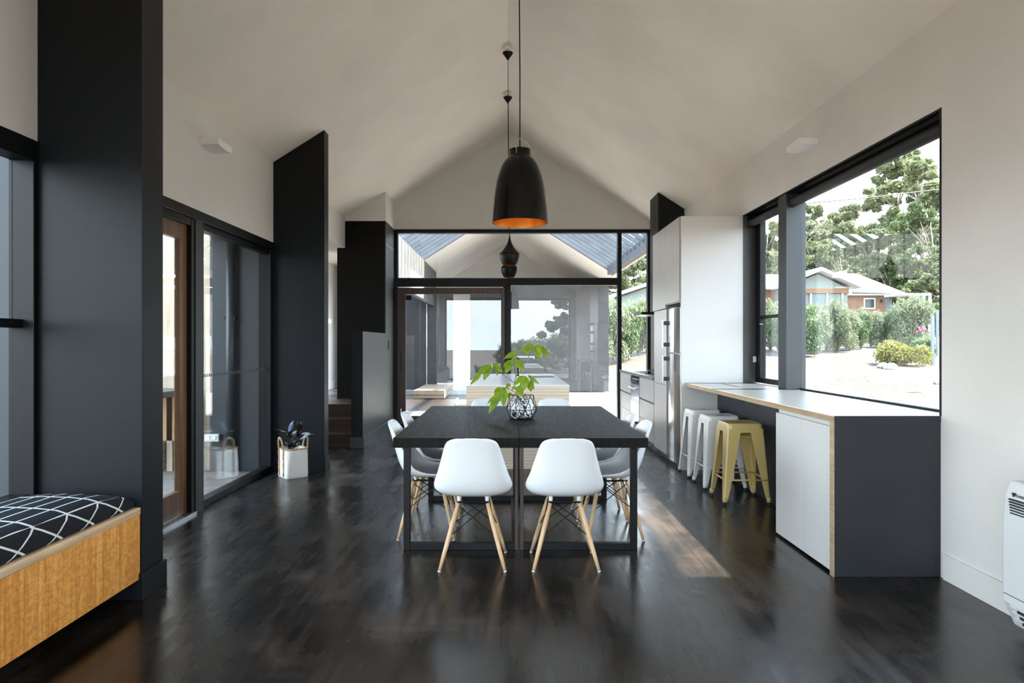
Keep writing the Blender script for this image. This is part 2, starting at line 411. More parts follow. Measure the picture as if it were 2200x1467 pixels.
def m_ground():
    m = mat('gravel_ground', (0.5, 0.45, 0.4), 0.95, spec=0.2); g = NB(m); v = g.coords()
    fine = g.noise(v, 18, 5, 0.7); mid = g.noise(v, 0.35, 5, 0.6)
    c = g.ramp(fine, [(0.32, (0.050, 0.039, 0.031)), (0.46, (0.115, 0.096, 0.081)), (0.62, (0.175, 0.154, 0.136))])
    c = g.mul(c, g.ramp(mid, [(0.35, (0.80, 0.74, 0.68)), (0.6, (1.05, 1.05, 1.05))]))
    s = g.n('ShaderNodeSeparateXYZ'); g.l(g.tc.outputs['Object'], s.inputs[0])
    X, Y, Z = s.outputs
    wob = g.math('MULTIPLY', g.math('SUBTRACT', mid, 0.5), 3.0)
    # the clay road, a band between two distances on the right
    Yw = g.math('ADD', Y, wob)
    road = g.math('MULTIPLY', g.math('GREATER_THAN', Yw, 25.5), g.math('LESS_THAN', Yw, 31.5))
    c = g.mixc(road, c, g.mixc(0.75, c, (0.060, 0.039, 0.028)))
    # leaf-littered mulch bed
    dx = g.math('SUBTRACT', X, 12.0); dy = g.math('SUBTRACT', Y, 19.0)
    dd = g.math('SQRT', g.math('ADD', g.math('MULTIPLY', dx, dx), g.math('MULTIPLY', g.math('MULTIPLY', dy, dy), 0.45)))
    bed = g.math('LESS_THAN', g.math('ADD', dd, g.math('MULTIPLY', wob, 0.5)), 3.1)
    mul_ = g.ramp(g.noise(v, 7, 6, 0.75), [(0.38, (0.016, 0.011, 0.008)), (0.48, (0.065, 0.042, 0.026)), (0.58, (0.14, 0.115, 0.095))])
    c = g.mixc(bed, c, mul_)
    g.base(c); g.bump(fine, 0.5, 0.03); return m
GROUND = m_ground()

# ------------------------------------------------------------------ ROOM SHELL
XL, XR, YB, YF = -2.48, 2.50, 11.20, -2.60      # left wall, right wall, glazed gable, wall behind the camera
EV, RG = 3.25, 4.83                              # eave and ridge height
SL = (RG-EV)/2.5
def ceil_z(x): return RG-SL*abs(x)
struct('floor', B(-2.63, 2.68, YF-0.1, YB+0.1, -0.12, 0).box(-3.7, -2.63, 7.7, 14.2, -0.12, 0), FLOOR)
c = MB()
for s_ in (-1, 1):
    x1 = s_*2.70
    poly = [(0, RG), (x1, ceil_z(x1)), (x1, ceil_z(x1)+0.25), (0, RG+0.25)]
    if s_ > 0: poly = poly
    else: poly = poly[::-1]
    c.prism_y(poly, YF-0.2, YB+0.1)
struct('ceiling', c, CEILP)

HD = 2.40                                        # head height of the left openings
struct('wall_left', B(-2.63, XL, YF, 7.22, HD, 3.42).box(-2.63, XL, YF, 3.60, 0, 0.50).box(-2.63, XL, 7.37, 10.4, 2.80, 3.42), WALLP)
def gable_wall(zb, y0, y1, xa, xb, hole=None):
    m = MB(); pts = [(xa, zb), (xb, zb), (xb, ceil_z(xb)+0.05), (0, RG+0.05), (xa, ceil_z(xa)+0.05)]
    m.prism_y(pts, y0, y1); return m
struct('wall_back', gable_wall(3.21, YB, YB+0.12, -1.86, 2.50).box(2.34, 2.50, YB, YB+0.12, 0, 3.3), WALLP)
struct('wall_front', gable_wall(3.0, YF-0.12, YF, -2.6, 2.6).box(-2.6, -2.3, YF-0.12, YF, 0, 3.0).box(2.3, 2.6, YF-0.12, YF, 0, 3.0), WALLP)
WH = 2.71; WY0, WY1 = 3.94, 7.28                 # right-hand window opening
struct('wall_right', B(XR, 2.72, YF, WY0, 0, 3.36).box(XR, 2.72, WY1, YB+0.1, 0, 3.36).box(XR, 2.72, WY0, WY1, WH, 3.36).box(XR, 2.72, WY0, WY1, 0, 0.89), WALLP)

# charcoal piers
def pier(name, y0, y1, xin, xout, mat_=BLACKP, bb=True):
    r = root_struct(name)
    m = MB(); m.prism_y([(xout, 0), (xin, 0), (xin, ceil_z(xin)+0.03), (xout, ceil_z(xout)+0.03)] if xout < xin else [(xin, 0), (xout, 0), (xout, ceil_z(xout)+0.03), (xin, ceil_z(xin)+0.03)], y0, y1)
    build('wall_face', m, mat_, r)
    if bb: build('skirting_board', B(xout if xout > XL else XL, xin+0.016, y0-0.016, y1+0.016, 0, 0.14), mat_, r, bevel=0.003)
    return r
pier('wall_left_near', 3.60, 3.82, -1.93, -2.63)
pier('wall_left_middle', 7.22, 7.38, -1.94, -2.63)
EXTW = paint('blue_charcoal_cladding', (0.019, 0.023, 0.027), 0.5, 0.05)
struct('wall_porch_near', B(-4.4, -2.63, 3.62, 3.80, -0.1, 3.3), EXTW)
struct('wall_porch_far', B(-3.16, -2.63, 7.24, 7.36, -0.1, 3.3), EXTW)
# far-left block: black body, white bulkhead above, grey side and balustrade wall
XS = -1.86
r = root_struct('wall_left_far')
build('wall_face', B(-2.60, XS-0.012, 10.40, YB+0.12, 0, 3.21), mat('matt_black_joinery', (0.003, 0.003, 0.003), 0.6, spec=0.15), r)
m = MB(); m.prism_y([(-2.60, 3.21), (XS, 3.21), (XS, ceil_z(XS)+0.03), (-2.60, ceil_z(-2.6)+0.03)], 10.40, YB+0.12); build('bulkhead', m, WALLP, r)
build('side_panel', B(XS-0.012, XS, 10.40, YB+0.02, 0, 3.21), GREYP, r)
build('balustrade_wall', B(XS-0.15, XS-0.004, 8.76, 10.40, 0, 1.50), BLACKP, r)
build('balustrade_panel', B(XS-0.004, XS, 8.76, 10.40, 0, 1.50), GREYP, r)
build('skirting_board', B(XS, XS+0.016, 8.75, YB, 0, 0.14).box(XS-0.16, XS+0.016, 8.744, 8.76, 0, 0.14), GREYP, r, bevel=0.003)
build('groove_line', B(XS, XS+0.002, 10.40, YB, 2.86, 2.866), WHITEG, r)
tag(build('light_switch', B(XS, XS+0.012, 10.62, 10.70, 1.25, 1.39), DARKSLOT, org=(XS, 10.66, 1.3), bevel=0.002), 'small black switch plate on the grey wall left of the glass sliding door', 'switch')

# stair hall behind the opening
st = thing('staircase', 'dark timber steps rising behind the low grey wall on the left', 'stairs', (-2.4, 8.8, 0))
for i in range(3):
    y0 = 8.84+0.28*i
    build('step', B(-3.6, XS-0.16, y0, 10.38 if i == 2 else y0+0.30, 0.0, 0.17*(i+1)), STAIRW, st, bevel=0.004)
struct('floor_landing', B(-5.0, -2.62, 10.38, 14.2, 0.0, 0.50).box(-5.0, -3.62, 9.0, 10.38, 0, 0.5), FLOOR)
struct('wall_hall', B(-3.42, -3.30, 11.3, 14.2, 0.5, 2.85), WALLP)
struct('wall_hall_dimmer', B(-2.72, -2.6, 12.8, 14.2, 0.5, 2.85), DARKCLAD)  # unseen wall added to dim the hall; dark so it mirrors less brightly
struct('baseboard_hall', B(-3.30, -3.284, 11.3, 14.1, 0.5, 0.64), WALLP)
struct('ceiling_hall', B(-5.0, -2.63, 7.45, 14.2, 2.84, 2.95), WALLP)

struct('baseboard_right', B(XR-0.016, XR, YF, WY0-0.04, 0, 0.145), WALLP, bevel=0.003)

# ------------------------------------------------------------------ glazed gable at the back
wb = root_struct('window_1', (0, YB, 0))
fy0, fy1 = YB-0.02, YB+0.10
f = MB()
f.box(-1.86, 2.34, fy0, fy1, 3.155, 3.215)                # head
f.box(-1.86, -1.805, fy0, fy1, 0, 3.155)                  # left post
f.box(1.80, 1.865, fy0, fy1, 0, 3.155)                    # right mullion
f.box(-1.86, 1.80, fy0, fy1, 2.30, 2.42)                  # transom
f.box(-0.075, -0.03, fy0, fy1, 0, 2.30)                   # centre post
f.box(-0.03, 0.05, fy0+0.02, fy1, 0, 2.30)
f.box(0.05, 2.34, fy0, fy1, 0, 0.06)
f.box(2.29, 2.34, fy0, fy1, 0.06, 3.155)
f.box(-1.92, 0.0, fy0-0.03, fy0, 2.27, 2.41)
build('window_frame', f, FRAME, wb, bevel=0.004)
gy = YB+0.035
build('glass_pane', B(-1.805, 1.80, gy, gy+0.008, 2.42, 3.155), GLASS, wb)
build('glass_pane', B(0.05, 1.80, gy, gy+0.008, 0.06, 2.30), GLASS, wb)
build('glass_pane', B(1.865, 2.29, gy, gy+0.008, 0.06, 3.155), GLASS, wb)
d = MB()
for i in range(48):
    x = 0.16+i*0.0335; d.box(x, x+0.012, gy-0.002, gy, 1.065, 1.092)
build('safety_marking', d, mat('white_film', (0.75, 0.77, 0.78), 0.5), wb)
sd1 = root_struct('door_1', (-0.9, YB, 0))
t = MB()
dx0, dx1 = -1.805, -0.05; dy0, dy1 = YB-0.045, YB-0.003
t.box(dx0, dx0+0.135, dy0, dy1, 0.03, 2.255).box(dx1-0.06, dx1, dy0, dy1, 0.03, 2.255).box(dx0+0.135, dx1-0.06, dy0, dy1, 2.15, 2.255).box(dx0+0.135, dx1-0.06, dy0, dy1, 0.03, 0.16)
build('door_frame', t, DOORW, sd1, bevel=0.004)
build('glass_pane', B(dx0+0.135, dx1-0.06, YB-0.03, YB-0.022, 0.16, 2.15), GLASS, sd1)
build('door_handle', B(dx0+0.05, dx0+0.075, dy0-0.012, dy0, 0.90, 1.20), DARKSLOT, sd1, bevel=0.004)
build('bolt', MB().tube([(dx0+0.055, dy0-0.012, 0.18), (dx0+0.055, dy0-0.012, 0.28)], 0.014), CHROME, sd1)
build('door_closer', B(dx0+0.14, dx0+0.235, dy0-0.02, dy0+0.006, 2.05, 2.13), STEELB, sd1)
struct('trim_1', B(-1.86, 0.0, YB-0.06, YB, 0, 0.03), FRAME)

# ------------------------------------------------------------------ left openings
w2 = root_struct('window_2', (XL, 3.0, 0))
f = MB(); xa, xb = XL-0.13, XL-0.02
f.box(xa, xb, -2.3, 3.60, HD-0.09, HD).box(xa, xb, -2.3, 3.60, 0.50, 0.56)
f.box(xa, XL+0.005, 3.565, 3.60, 0.5, HD-0.09)
f.box(xa, xb-0.03, -2.3, 3.565, 1.43, 1.475).box(xa, xb, 1.5, 1.58, 0.56, HD-0.09).box(xa, xb, -2.3, -2.22, 0.56, HD-0.09)
f.box(XL-0.02, XL+0.012, 0.2, 3.60, HD-0.10, HD+0.01)
build('window_frame', f, FRAME, w2, bevel=0.004)
build('glass_pane', B(XL-0.112, XL-0.104, -2.22, 3.565, 0.56, 1.43), GLASS, w2)
build('glass_pane', B(XL-0.112, XL-0.104, -2.22, 3.565, 1.475, HD-0.09), GLASS, w2)
struct('wall_left_rear', B(-2.63, XL, YF, -2.3, 0.5, HD), WALLP)

d2 = root_struct('door_2', (XL, 4.6, 0))
f = MB(); dxa, dxb = XL-0.075, XL-0.03
f.box(dxa, dxb, 5.225, 5.34, 0.03, 2.30).box(dxa, dxb, 3.84, 3.98, 0.03, 2.30).box(dxa, dxb, 3.98, 5.225, 2.15, 2.30).box(dxa, dxb, 3.98, 5.225, 0.03, 0.22)
build('door_frame', f, DOORW2, d2, bevel=0.004)
build('glass_pane', B(XL-0.056, XL-0.048, 3.98, 5.225, 0.22, 2.15), GLASS, d2)
w3 = root_struct('window_3', (XL, 6.3, 0))
f = MB()
f.box(XL-0.13, XL+0.012, 3.82, 7.22, HD-0.07, HD+0.01).box(XL-0.13, XL-0.0, 3.82, 5.56, HD-0.13, HD-0.07)
f.box(XL-0.13, XL+0.005, 5.345, 5.56, 0.0, HD-0.07)
f.box(XL-0.10, XL-0.01, 5.56, 7.22, 0.0, 0.06).box(XL-0.13, XL, 7.14, 7.22, 0.06, HD-0.07).box(XL-0.10, XL-0.02, 5.56, 7.14, HD-0.12, HD-0.07)
build('window_frame', f, FRAME, w3, bevel=0.004)
build('frame_post', B(XL, XL+0.012, 5.40, 5.53, 0, HD-0.07), FRAME2, w3)
build('glass_pane', B(XL-0.06, XL-0.052, 5.56, 7.14, 0.06, HD-0.12), GLASS, w3)
d = MB()
for i in range(46):
    y = 5.62+i*0.0335; d.box(XL-0.052, XL-0.050, y, y+0.012, 1.065, 1.092)
build('safety_marking', d, mat('grey_film', (0.035, 0.04, 0.042), 0.5), w3)
struct('trim_2', B(XL-0.10, XL+0.02, 3.83, 5.40, 0.0, 0.022).box(XL-0.06, XL-0.045, 3.83, 5.4, 0.022, 0.03), ALU)

# ------------------------------------------------------------------ right window
w4 = root_struct('window_4', (XR, 5.6, 0.9))
XG = 2.63
f = MB()
f.box(XR+0.0, XG+0.05, WY0, WY1, WH-0.012, WH).box(XR-0.004, XG+0.05, WY0-0.006, WY0+0.012, 0.93, WH)      # dark lining
f.box(XG, XG+0.05, WY0+0.012, WY1, WH-0.09, WH-0.012)
f.box(XG, XG+0.05, 6.32, WY1, 0.935, 0.99).box(XG, XG+0.05, 7.16, WY1, 0.99, WH-0.09).box(XG, XG+0.05, 6.50, 6.52, 0.99, WH-0.09)
f.box(XG, XG+0.04, 6.52, 7.16, 1.60, 1.635).box(XG-0.01, XG+0.05, 7.09, 7.16, 0.99, WH-0.09)
f.box(XG, XG+0.05, WY0+0.012, 6.16, 0.925, 0.945)
build('window_frame', f, FRAME, w4, bevel=0.003)
build('frame_post', B(XR+0.01, XG+0.06, 6.16, 6.34, 0.93, WH-0.01), FRAME2, w4, bevel=0.004)
build('jamb_lining', B(XR-0.002, XG+0.05, 7.255, WY1, 0.93, WH), paint('grey_stained_jamb', (0.06, 0.062, 0.06), 0.5), w4)
build('glass_pane', B(XG+0.015, XG+0.023, WY0+0.012, 6.16, 0.945, WH-0.09), GLASS, w4)
build('glass_pane', B(XG+0.015, XG+0.023, 6.52, 7.09, 0.99, 1.60), GLASS, w4)
build('glass_pane', B(XG+0.015, XG+0.023, 6.52, 7.09, 1.635, WH-0.09), GLASS, w4)
build('window_sill', B(XR, XG, WY0+0.012, WY1-0.02, 0.891, 0.929), COUNTER, w4)
build('window_latch', MB().tube([(XG-0.03, 7.05, 1.55), (XG, 7.05, 1.55)], 0.009), CHROME, w4)
def blind(y0, y1, label, chain):
    t = thing('roller_blind', label, 'blind', (2.575, (y0+y1)/2, 2.60), 'roller blinds')
    build('blind_roll', MB().tube([(2.575, y0, 2.615), (2.575, y1, 2.615)], 0.040, 20), mat('black_blind_fabric', (0.022, 0.023, 0.024), 0.6), t, smooth=True)
    build('bracket', B(2.54, 2.61, y0-0.02, y0, 2.57, 2.70), STEELB, t); build('bracket', B(2.54, 2.61, y1, y1+0.012, 2.57, 2.70), STEELB, t)
    if chain:
        build('pull_chain', MB().tube([(2.60, 7.2, 2.60), (2.60, 7.2, 1.22)], 0.0025, 6).tube([(2.615, 7.2, 2.60), (2.615, 7.2, 1.22)], 0.0025, 6), STEELB, t)
        build('chain_clip', B(2.585, 2.615, 7.185, 7.2, 1.15, 1.21), WHITEG, t)
blind(3.98, 6.22, 'long black roller blind rolled up over the big pane of the right window', False)
blind(6.26, 7.22, 'short black roller blind rolled up over the narrow pane beside the tall white cabinet', True)

# glazing behind the camera
w5 = root_struct('window_5', (0, YF, 0))
f = MB().box(-2.3, 2.3, YF-0.1, YF-0.02, 2.92, 3.0).box(-2.3, 2.3, YF-0.1, YF-0.02, 0, 0.06)
for x in (-2.3, -0.10, 2.24): f.box(x, x+0.06, YF-0.1, YF-0.02, 0.06, 2.92)
build('window_frame', f, FRAME, w5)

for nm, loc, rot, sx, sy in (('portal_back', (0.2, YB+0.3, 1.6), (R(-90), 0, 0), 4.2, 3.2), ('portal_right', (2.75, 5.6, 1.8), (0, R(90), 0), 1.8, 3.4),
                             ('portal_front', (0, YF-0.25, 1.5), (R(90), 0, 0), 4.6, 3.0), ('portal_left', (-2.7, 5.5, 1.2), (0, R(-90), 0), 2.4, 3.4),
                             ('portal_left_near', (-2.7, 0.6, 1.4), (0, R(-90), 0), 1.9, 5.8)):
    portal(nm, loc, rot, sx, sy)

# ------------------------------------------------------------------ window seat
ws = thing('window_seat', 'built-in timber window seat with figured orange veneer doors beside the near pier', 'bench', (-2.2, 1.5, 0))
build('seat_board', B(XL, -1.935, -0.6, 3.598, 0.448, 0.484), m_wood('pale_ply_board', (0.50, 0.30, 0.15), (0.85, 0.62, 0.38), axis='Y', streak=45), ws, bevel=0.002)
for k in range(8):
    y1 = 3.597-0.472*k
    dr = build('door', B(-1.957, -1.938, y1-0.469, y1, 0.108, 0.446), BENCHV, ws, bevel=0.0015)
build('carcass', B(XL, -1.958, -0.6, 3.598, 0.108, 0.446), STAIRW, ws)
build('kick_board', B(-2.44, -2.16, -0.6, 3.598, 0.0, 0.107), BLACKP, ws)
rows = []
prof = [(-2.462, 0.490), (-2.470, 0.54), (-2.455, 0.578), (-2.40, 0.594), (-2.28, 0.600), (-2.16, 0.597), (-2.06, 0.588), (-2.015, 0.575), (-1.985, 0.553), (-1.966, 0.525), (-1.957, 0.500), (-1.962, 0.489)]
ys = [-0.58+i*(3.585+0.58)/40 for i in range(41)]
for j, y in enumerate(ys):
    e = 0 if 0 < j < 40 else 1
    k = 0.02 if j in (0, 40) else (0.006 if j in (1, 39) else 0)
    rows.append([(x, y, max(0.489, z-k*(2 if z > 0.56 else 0.5)+0.004*math.sin(y*5.1+x*3)*(1 if z > 0.56 else 0))) for x, z in prof])
m = MB().grid(rows); n_ = len(prof)
m.add([p for p in rows[0]], [tuple(range(n_-1, -1, -1))]); m.add([p for p in rows[-1]], [tuple(range(n_))])
m.add([rows[0][0], rows[-1][0], rows[-1][-1], rows[0][-1]], [(0, 1, 2, 3)])
cu = build('seat_cushion', m, CUSH, org=(-2.010, 3.35, 0.570), smooth=True)
tag(cu, 'long black cushion with a white grid pattern lying on the timber window seat', 'cushion')

# ------------------------------------------------------------------ wall sconces
SCON = mat('white_plaster_fitting', (0.90, 0.89, 0.87), 0.6)
def sconce(s, xw, label):
    y0, y1 = 5.50, 5.77
    m = MB(); top = []; 
    segs = 8
    x_out = xw-s*0.148
    rows = []
    for j in range(segs+1):
        u = j/segs
        y = y0+(y1-y0)*u
        zb = 3.005-0.050-0.012*math.sin(u*math.pi)
        rows.append([(xw, y, 3.005), (x_out, y, 3.005), (x_out, y, zb), (xw, y, zb-0.004)])
    m.grid([r_+[r_[0]] for r_ in rows]); m.add(rows[0], [(0, 1, 2, 3)]); m.add(rows[-1], [(3, 2, 1, 0)])
    t = tag(build('wall_sconce', m, SCON, org=(xw, 5.63, 2.95), bevel=0.002), label, 'wall light', 'plaster wall lights')
sconce(1, XR, 'white plaster wedge wall light above the right window')
sconce(-1, XL, 'pale plaster wedge wall light on the left wall above the timber glass door')

# ------------------------------------------------------------------ kitchen
KX = 1.83
def drawer_unit(y0, y1, label, splits):
    t = thing('drawer_unit', label, 'cabinet', (2.15, (y0+y1)/2, 0), 'kitchen drawer units')
    build('carcass', B(KX+0.02, 2.46, y0+0.002, y1-0.002, 0.08, 0.885), CABG, t)
    build('kick_board', B(KX+0.06, 2.46, y0, y1, 0, 0.08), STEELB, t)
    for z0, z1 in splits:
        build('drawer', B(KX, KX+0.019, y0+0.003, y1-0.003, z0, z1), CABG, t, bevel=0.0015)
    build('finger_pull', B(KX+0.012, KX+0.03, y0+0.003, y1-0.003, 0.578, 0.602), STEELB, t)
SP = [(0.60, 0.878), (0.335, 0.577), (0.083, 0.331)]
drawer_unit(10.14, 11.12, 'pale grey drawer unit between the far glass wall and the oven', SP)
drawer_unit(8.56, 9.50, 'pale grey drawer unit between the oven and the tall pantry', SP)
ov = thing('oven', 'black built-in oven with mirrored door under the cooktop', 'oven', (2.15, 9.82, 0))
build('oven_body', B(KX+0.02, 2.44, 9.502, 10.138, 0.08, 0.885), STEELB, ov)
build('control_panel', B(KX-0.004, KX+0.018, 9.506, 10.134, 0.76, 0.878), MIRRORBLK, ov)
for k in range(4): build('knob', MB().tube([(KX-0.03, 9.62+0.13*k, 0.82), (KX-0.004, 9.62+0.13*k, 0.82)], 0.017, 14), CHROME, ov, smooth=False)
od = build('oven_door', B(KX-0.004, KX+0.018, 9.506, 10.134, 0.20, 0.755), mat('mirror_oven_door', (0.55, 0.55, 0.53), 0.08, 0.85), ov, bevel=0.003)
build('door_handle', MB().tube([(KX-0.045, 9.56, 0.71), (KX-0.045, 10.08, 0.71)], 0.010).tube([(KX-0.045, 9.58, 0.71), (KX-0.003, 9.58, 0.71)], 0.007).tube([(KX-0.045, 10.06, 0.71), (KX-0.003, 10.06, 0.71)], 0.007), CHROME, od)
build('lower_panel', B(KX, KX+0.018, 9.506, 10.134, 0.083, 0.196), CABG, ov)
tag(build('kitchen_benchtop', B(KX-0.012, 2.495, 8.54, 11.13, 0.886, 0.92), COUNTER, org=(2.15, 9.8, 0.89), bevel=0.003), 'thin dark grey benchtop over the kitchen drawers and oven', 'benchtop')
tag(build('cooktop', B(1.90, 2.40, 9.45, 10.2, 0.921, 0.930), MIRRORBLK, org=(2.15, 9.82, 0.922), bevel=0.002), 'black glass cooktop set on the benchtop above the oven', 'cooktop')
rh = thing('rangehood', 'black boxed rangehood flue rising to the sloping ceiling behind the tall cabinets', 'rangehood', (2.3, 9.9, 1.78))
m = MB(); m.prism_y([(2.127, 1.79), (2.495, 1.79), (2.495, ceil_z(2.495)-0.004), (2.127, ceil_z(2.127)-0.004)], 9.66, 10.2)
build('flue', m, BLACKP, rh)
build('canopy', B(1.88, 2.495, 9.60, 10.22, 1.755, 1.789), STEELB, rh, bevel=0.003)
build('underside', B(1.90, 2.48, 9.62, 10.2, 1.748, 1.755), ALU, rh)
pa = thing('pantry_cabinet', 'tall pale grey pantry cabinet left of the steel fridge', 'cabinet', (2.15, 8.2, 0))
build('carcass', B(KX+0.02, 2.495, 7.872, 8.538, 0.06, 1.745), CABG, pa)
build('kick_board', B(KX+0.06, 2.49, 7.872, 8.538, 0, 0.06), STEELB, pa)
build('door', B(KX, KX+0.019, 7.874, 8.536, 0.865, 1.742), CABG, pa, bevel=0.0015)
build('door', B(KX, KX+0.019, 7.874, 8.536, 0.064, 0.861), CABG, pa, bevel=0.0015)
ob = thing('overhead_cabinet', 'pale grey four-door cabinet above the pantry and the fridge', 'cabinet', (2.15, 7.9, 1.75))
build('carcass', B(KX+0.02, 2.495, 7.29, 8.62, 1.790, 2.70), CABG, ob)
for y0, y1 in ((7.292, 7.60), (7.603, 7.935), (7.938, 8.28), (8.283, 8.618)):
    build('door', B(KX, KX+0.019, y0, y1, 1.752 if y0 > 7.93 else 1.80, 2.70), CABG, ob, bevel=0.0015)
fr = thing('refrigerator', 'stainless steel fridge with two long bar handles beside the white panel', 'fridge', (2.15, 7.58, 0))
FS = mat('brushed_fridge_steel', (0.48, 0.49, 0.49), 0.17, 1.0)
FSG = mat('grey_fridge_side', (0.42, 0.43, 0.43), 0.4, 0.3)
build('cabinet_body', B(KX+0.04, 2.45, 7.30, 7.862, 0.03, 1.735), FSG, fr)
for nm, z0, z1, h0, h1 in (('freezer_door', 1.245, 1.735, 1.29, 1.62), ('fridge_door', 0.05, 1.235, 0.90, 1.215)):
    prof_ = []
    for k in range(11):
        u = k/10; prof_.append((KX+0.035-0.055*math.sin(math.pi*(0.12+0.76*u)), 7.302+0.556*u))
    d_ = MB().prism_z([(KX+0.04, 7.858)]+[(x, y) for x, y in prof_[::-1]]+[(KX+0.04, 7.302)], z0, z1)
    dd = build(nm, d_, FS, fr, bevel=0.003)
    build('door_handle', B(KX-0.066, KX-0.050, 7.80, 7.822, h0, h1), ALU, dd, bevel=0.003)
    for q_ in (h0+0.02, h1-0.065): build('handle_bracket', B(KX-0.0495, KX+0.012, 7.80, 7.822, q_, q_+0.045), mat('dark_steel_bracket', (0.05, 0.05, 0.05), 0.35, 0.6), dd)
build('foot_grille', B(KX+0.05, 2.4, 7.31, 7.85, 0.0, 0.03), STEELB, fr)
tag(build('end_panel', B(KX+0.012, 2.497, 7.25, 7.283, 0.0, 2.70), CABW, org=(2.17, 7.26, 0), bevel=0.002), 'tall white panel closing the fridge end of the kitchen cabinets', 'panel')

# breakfast bar
CX = 1.885
tag(build('bar_counter', MB().box(CX, XR-0.001, 3.986, 7.248, 0.89, 0.9262).box(CX, XR-0.001, 3.94, 7.248, 0.9262, 0.93), COUNTER, org=(2.2, 5.6, 0.89), bevel=0.002), 'long grey breakfast bar top under the right window', 'counter')
tag(build('counter_edging', B(CX-0.006, CX-0.0005, 3.94, 7.248, 0.892, 0.929).box(CX-0.006, CX-0.0005, 3.94, 3.985, 0, 0.892), PLYEDGE, org=(CX, 5.6, 0)), 'pale plywood edge strip along the front of the breakfast bar', 'edging')
tag(build('counter_end_panel', B(CX, 2.499, 3.94, 3.985, 0.0, 0.926), COUNTERD, org=(2.2, 3.95, 0), bevel=0.002), 'wide charcoal end panel of the breakfast bar facing the room', 'panel')
bc = thing('bar_cabinet', 'white two-door cabinet under the near end of the breakfast bar', 'cabinet', (2.2, 4.4, 0))
build('carcass', B(CX+0.03, 2.49, 3.99, 4.82, 0.03, 0.885), CABW, bc)
build('door', B(CX+0.006, CX+0.026, 3.992, 4.396, 0.018, 0.862), CABW, bc, bevel=0.0015)
build('door', B(CX+0.006, CX+0.026, 4.400, 4.815, 0.018, 0.862), CABW, bc, bevel=0.0015)
build('kick_board', B(CX+0.06, 2.49, 3.99, 4.82, 0.0, 0.03), STEELB, bc)
t = MB()
for y0, y1 in ((4.83, 5.64), (5.645, 6.44), (6.445, 7.245)): t.box(2.225, 2.245, y0, y1, 0.0, 0.888)
tag(build('back_panel', t, COUNTERD, org=(2.24, 6.0, 0), bevel=0.001), 'charcoal panelling behind the three bar stools', 'panel')

# island
il = thing('kitchen_island', 'long kitchen island with striped pale timber front and white top', 'island', (0.1, 8.7, 0))
build('island_body', B(-0.445, 0.66, 7.33, 10.0, 0.0, 0.885), ISLW, il)
build('island_top', B(-0.448, 0.663, 7.327, 10.003, 0.886, 0.90), STONE, il, bevel=0.002)
build('sink', B(0.34, 0.62, 8.95, 9.35, 0.9005, 0.902), STEELB, il)
tp = thing('kitchen_tap', 'square black and chrome kitchen tap standing on the island', 'tap', (0.13, 9.1, 0.901))
build('tap_post', B(0.125, 0.150, 9.09, 9.115, 0.901, 1.16), STEELB, tp)
build('tap_spout', B(0.125, 0.36, 9.09, 9.115, 1.155, 1.180).box(0.338, 0.358, 9.092, 9.113, 1.14, 1.156), CHROME, tp, bevel=0.003)
build('tap_lever', B(0.150, 0.156, 9.085, 9.12, 0.96, 1.08), CHROME, tp)
build('tap_base', MB().tube([(0.1375, 9.1025, 0.901), (0.1375, 9.1025, 0.912)], 0.028, 18), CHROME, tp)

# ------------------------------------------------------------------ dining tables (two, pushed together)
def table(x0, x1, inner, label):
    t = thing('dining_table', label, 'table', ((x0+x1)/2, 5.5, 0), 'paired dining tables')
    build('tabletop', B(x0, x1, 4.40, 6.65, 0.675, 0.738), TTOP, t, bevel=0.002)
    xo = x0+0.06 if inner > 0 else x1-0.06     # outer leg
    xi = x1-0.006 if inner > 0 else x0+0.004
    lo, hi = min(xo, xi), max(xo, xi)
    for y0 in (4.45, 5.83):
        y1 = y0+0.05
        wo = 0.042
        ox = (xo, xo+wo) if inner > 0 else (xo-wo, xo)
        ix = (xi-0.022, xi) if inner > 0 else (xi, xi+0.022)
        build('leg', B(ox[0], ox[1], y0, y1, 0.0, 0.674), STEELB, t, bevel=0.002)
        build('leg', B(ix[0], ix[1], y0, y1, 0.0, 0.674), mat('black_steel_brown_lit', (0.045, 0.022, 0.012), 0.4) if y0 < 5 else STEELB, t, bevel=0.002)  # near inner leg: brown cast of the light put into the black steel
        build('foot_rail', B(lo+0.02, hi-0.02, y0+0.003, y1-0.003, 0.0, 0.045), STEELB, t, bevel=0.002)
    if inner > 0: build('floor_stretcher', B(xi-0.04, xi-0.004, 4.50, 5.83, 0.0, 0.04), STEELB, t)
    return t
table(-0.74, 0.0735, 1, 'black timber dining table half left of the centre seam')
table(0.0765, 0.905, -1, 'black timber dining table half right of the centre seam')

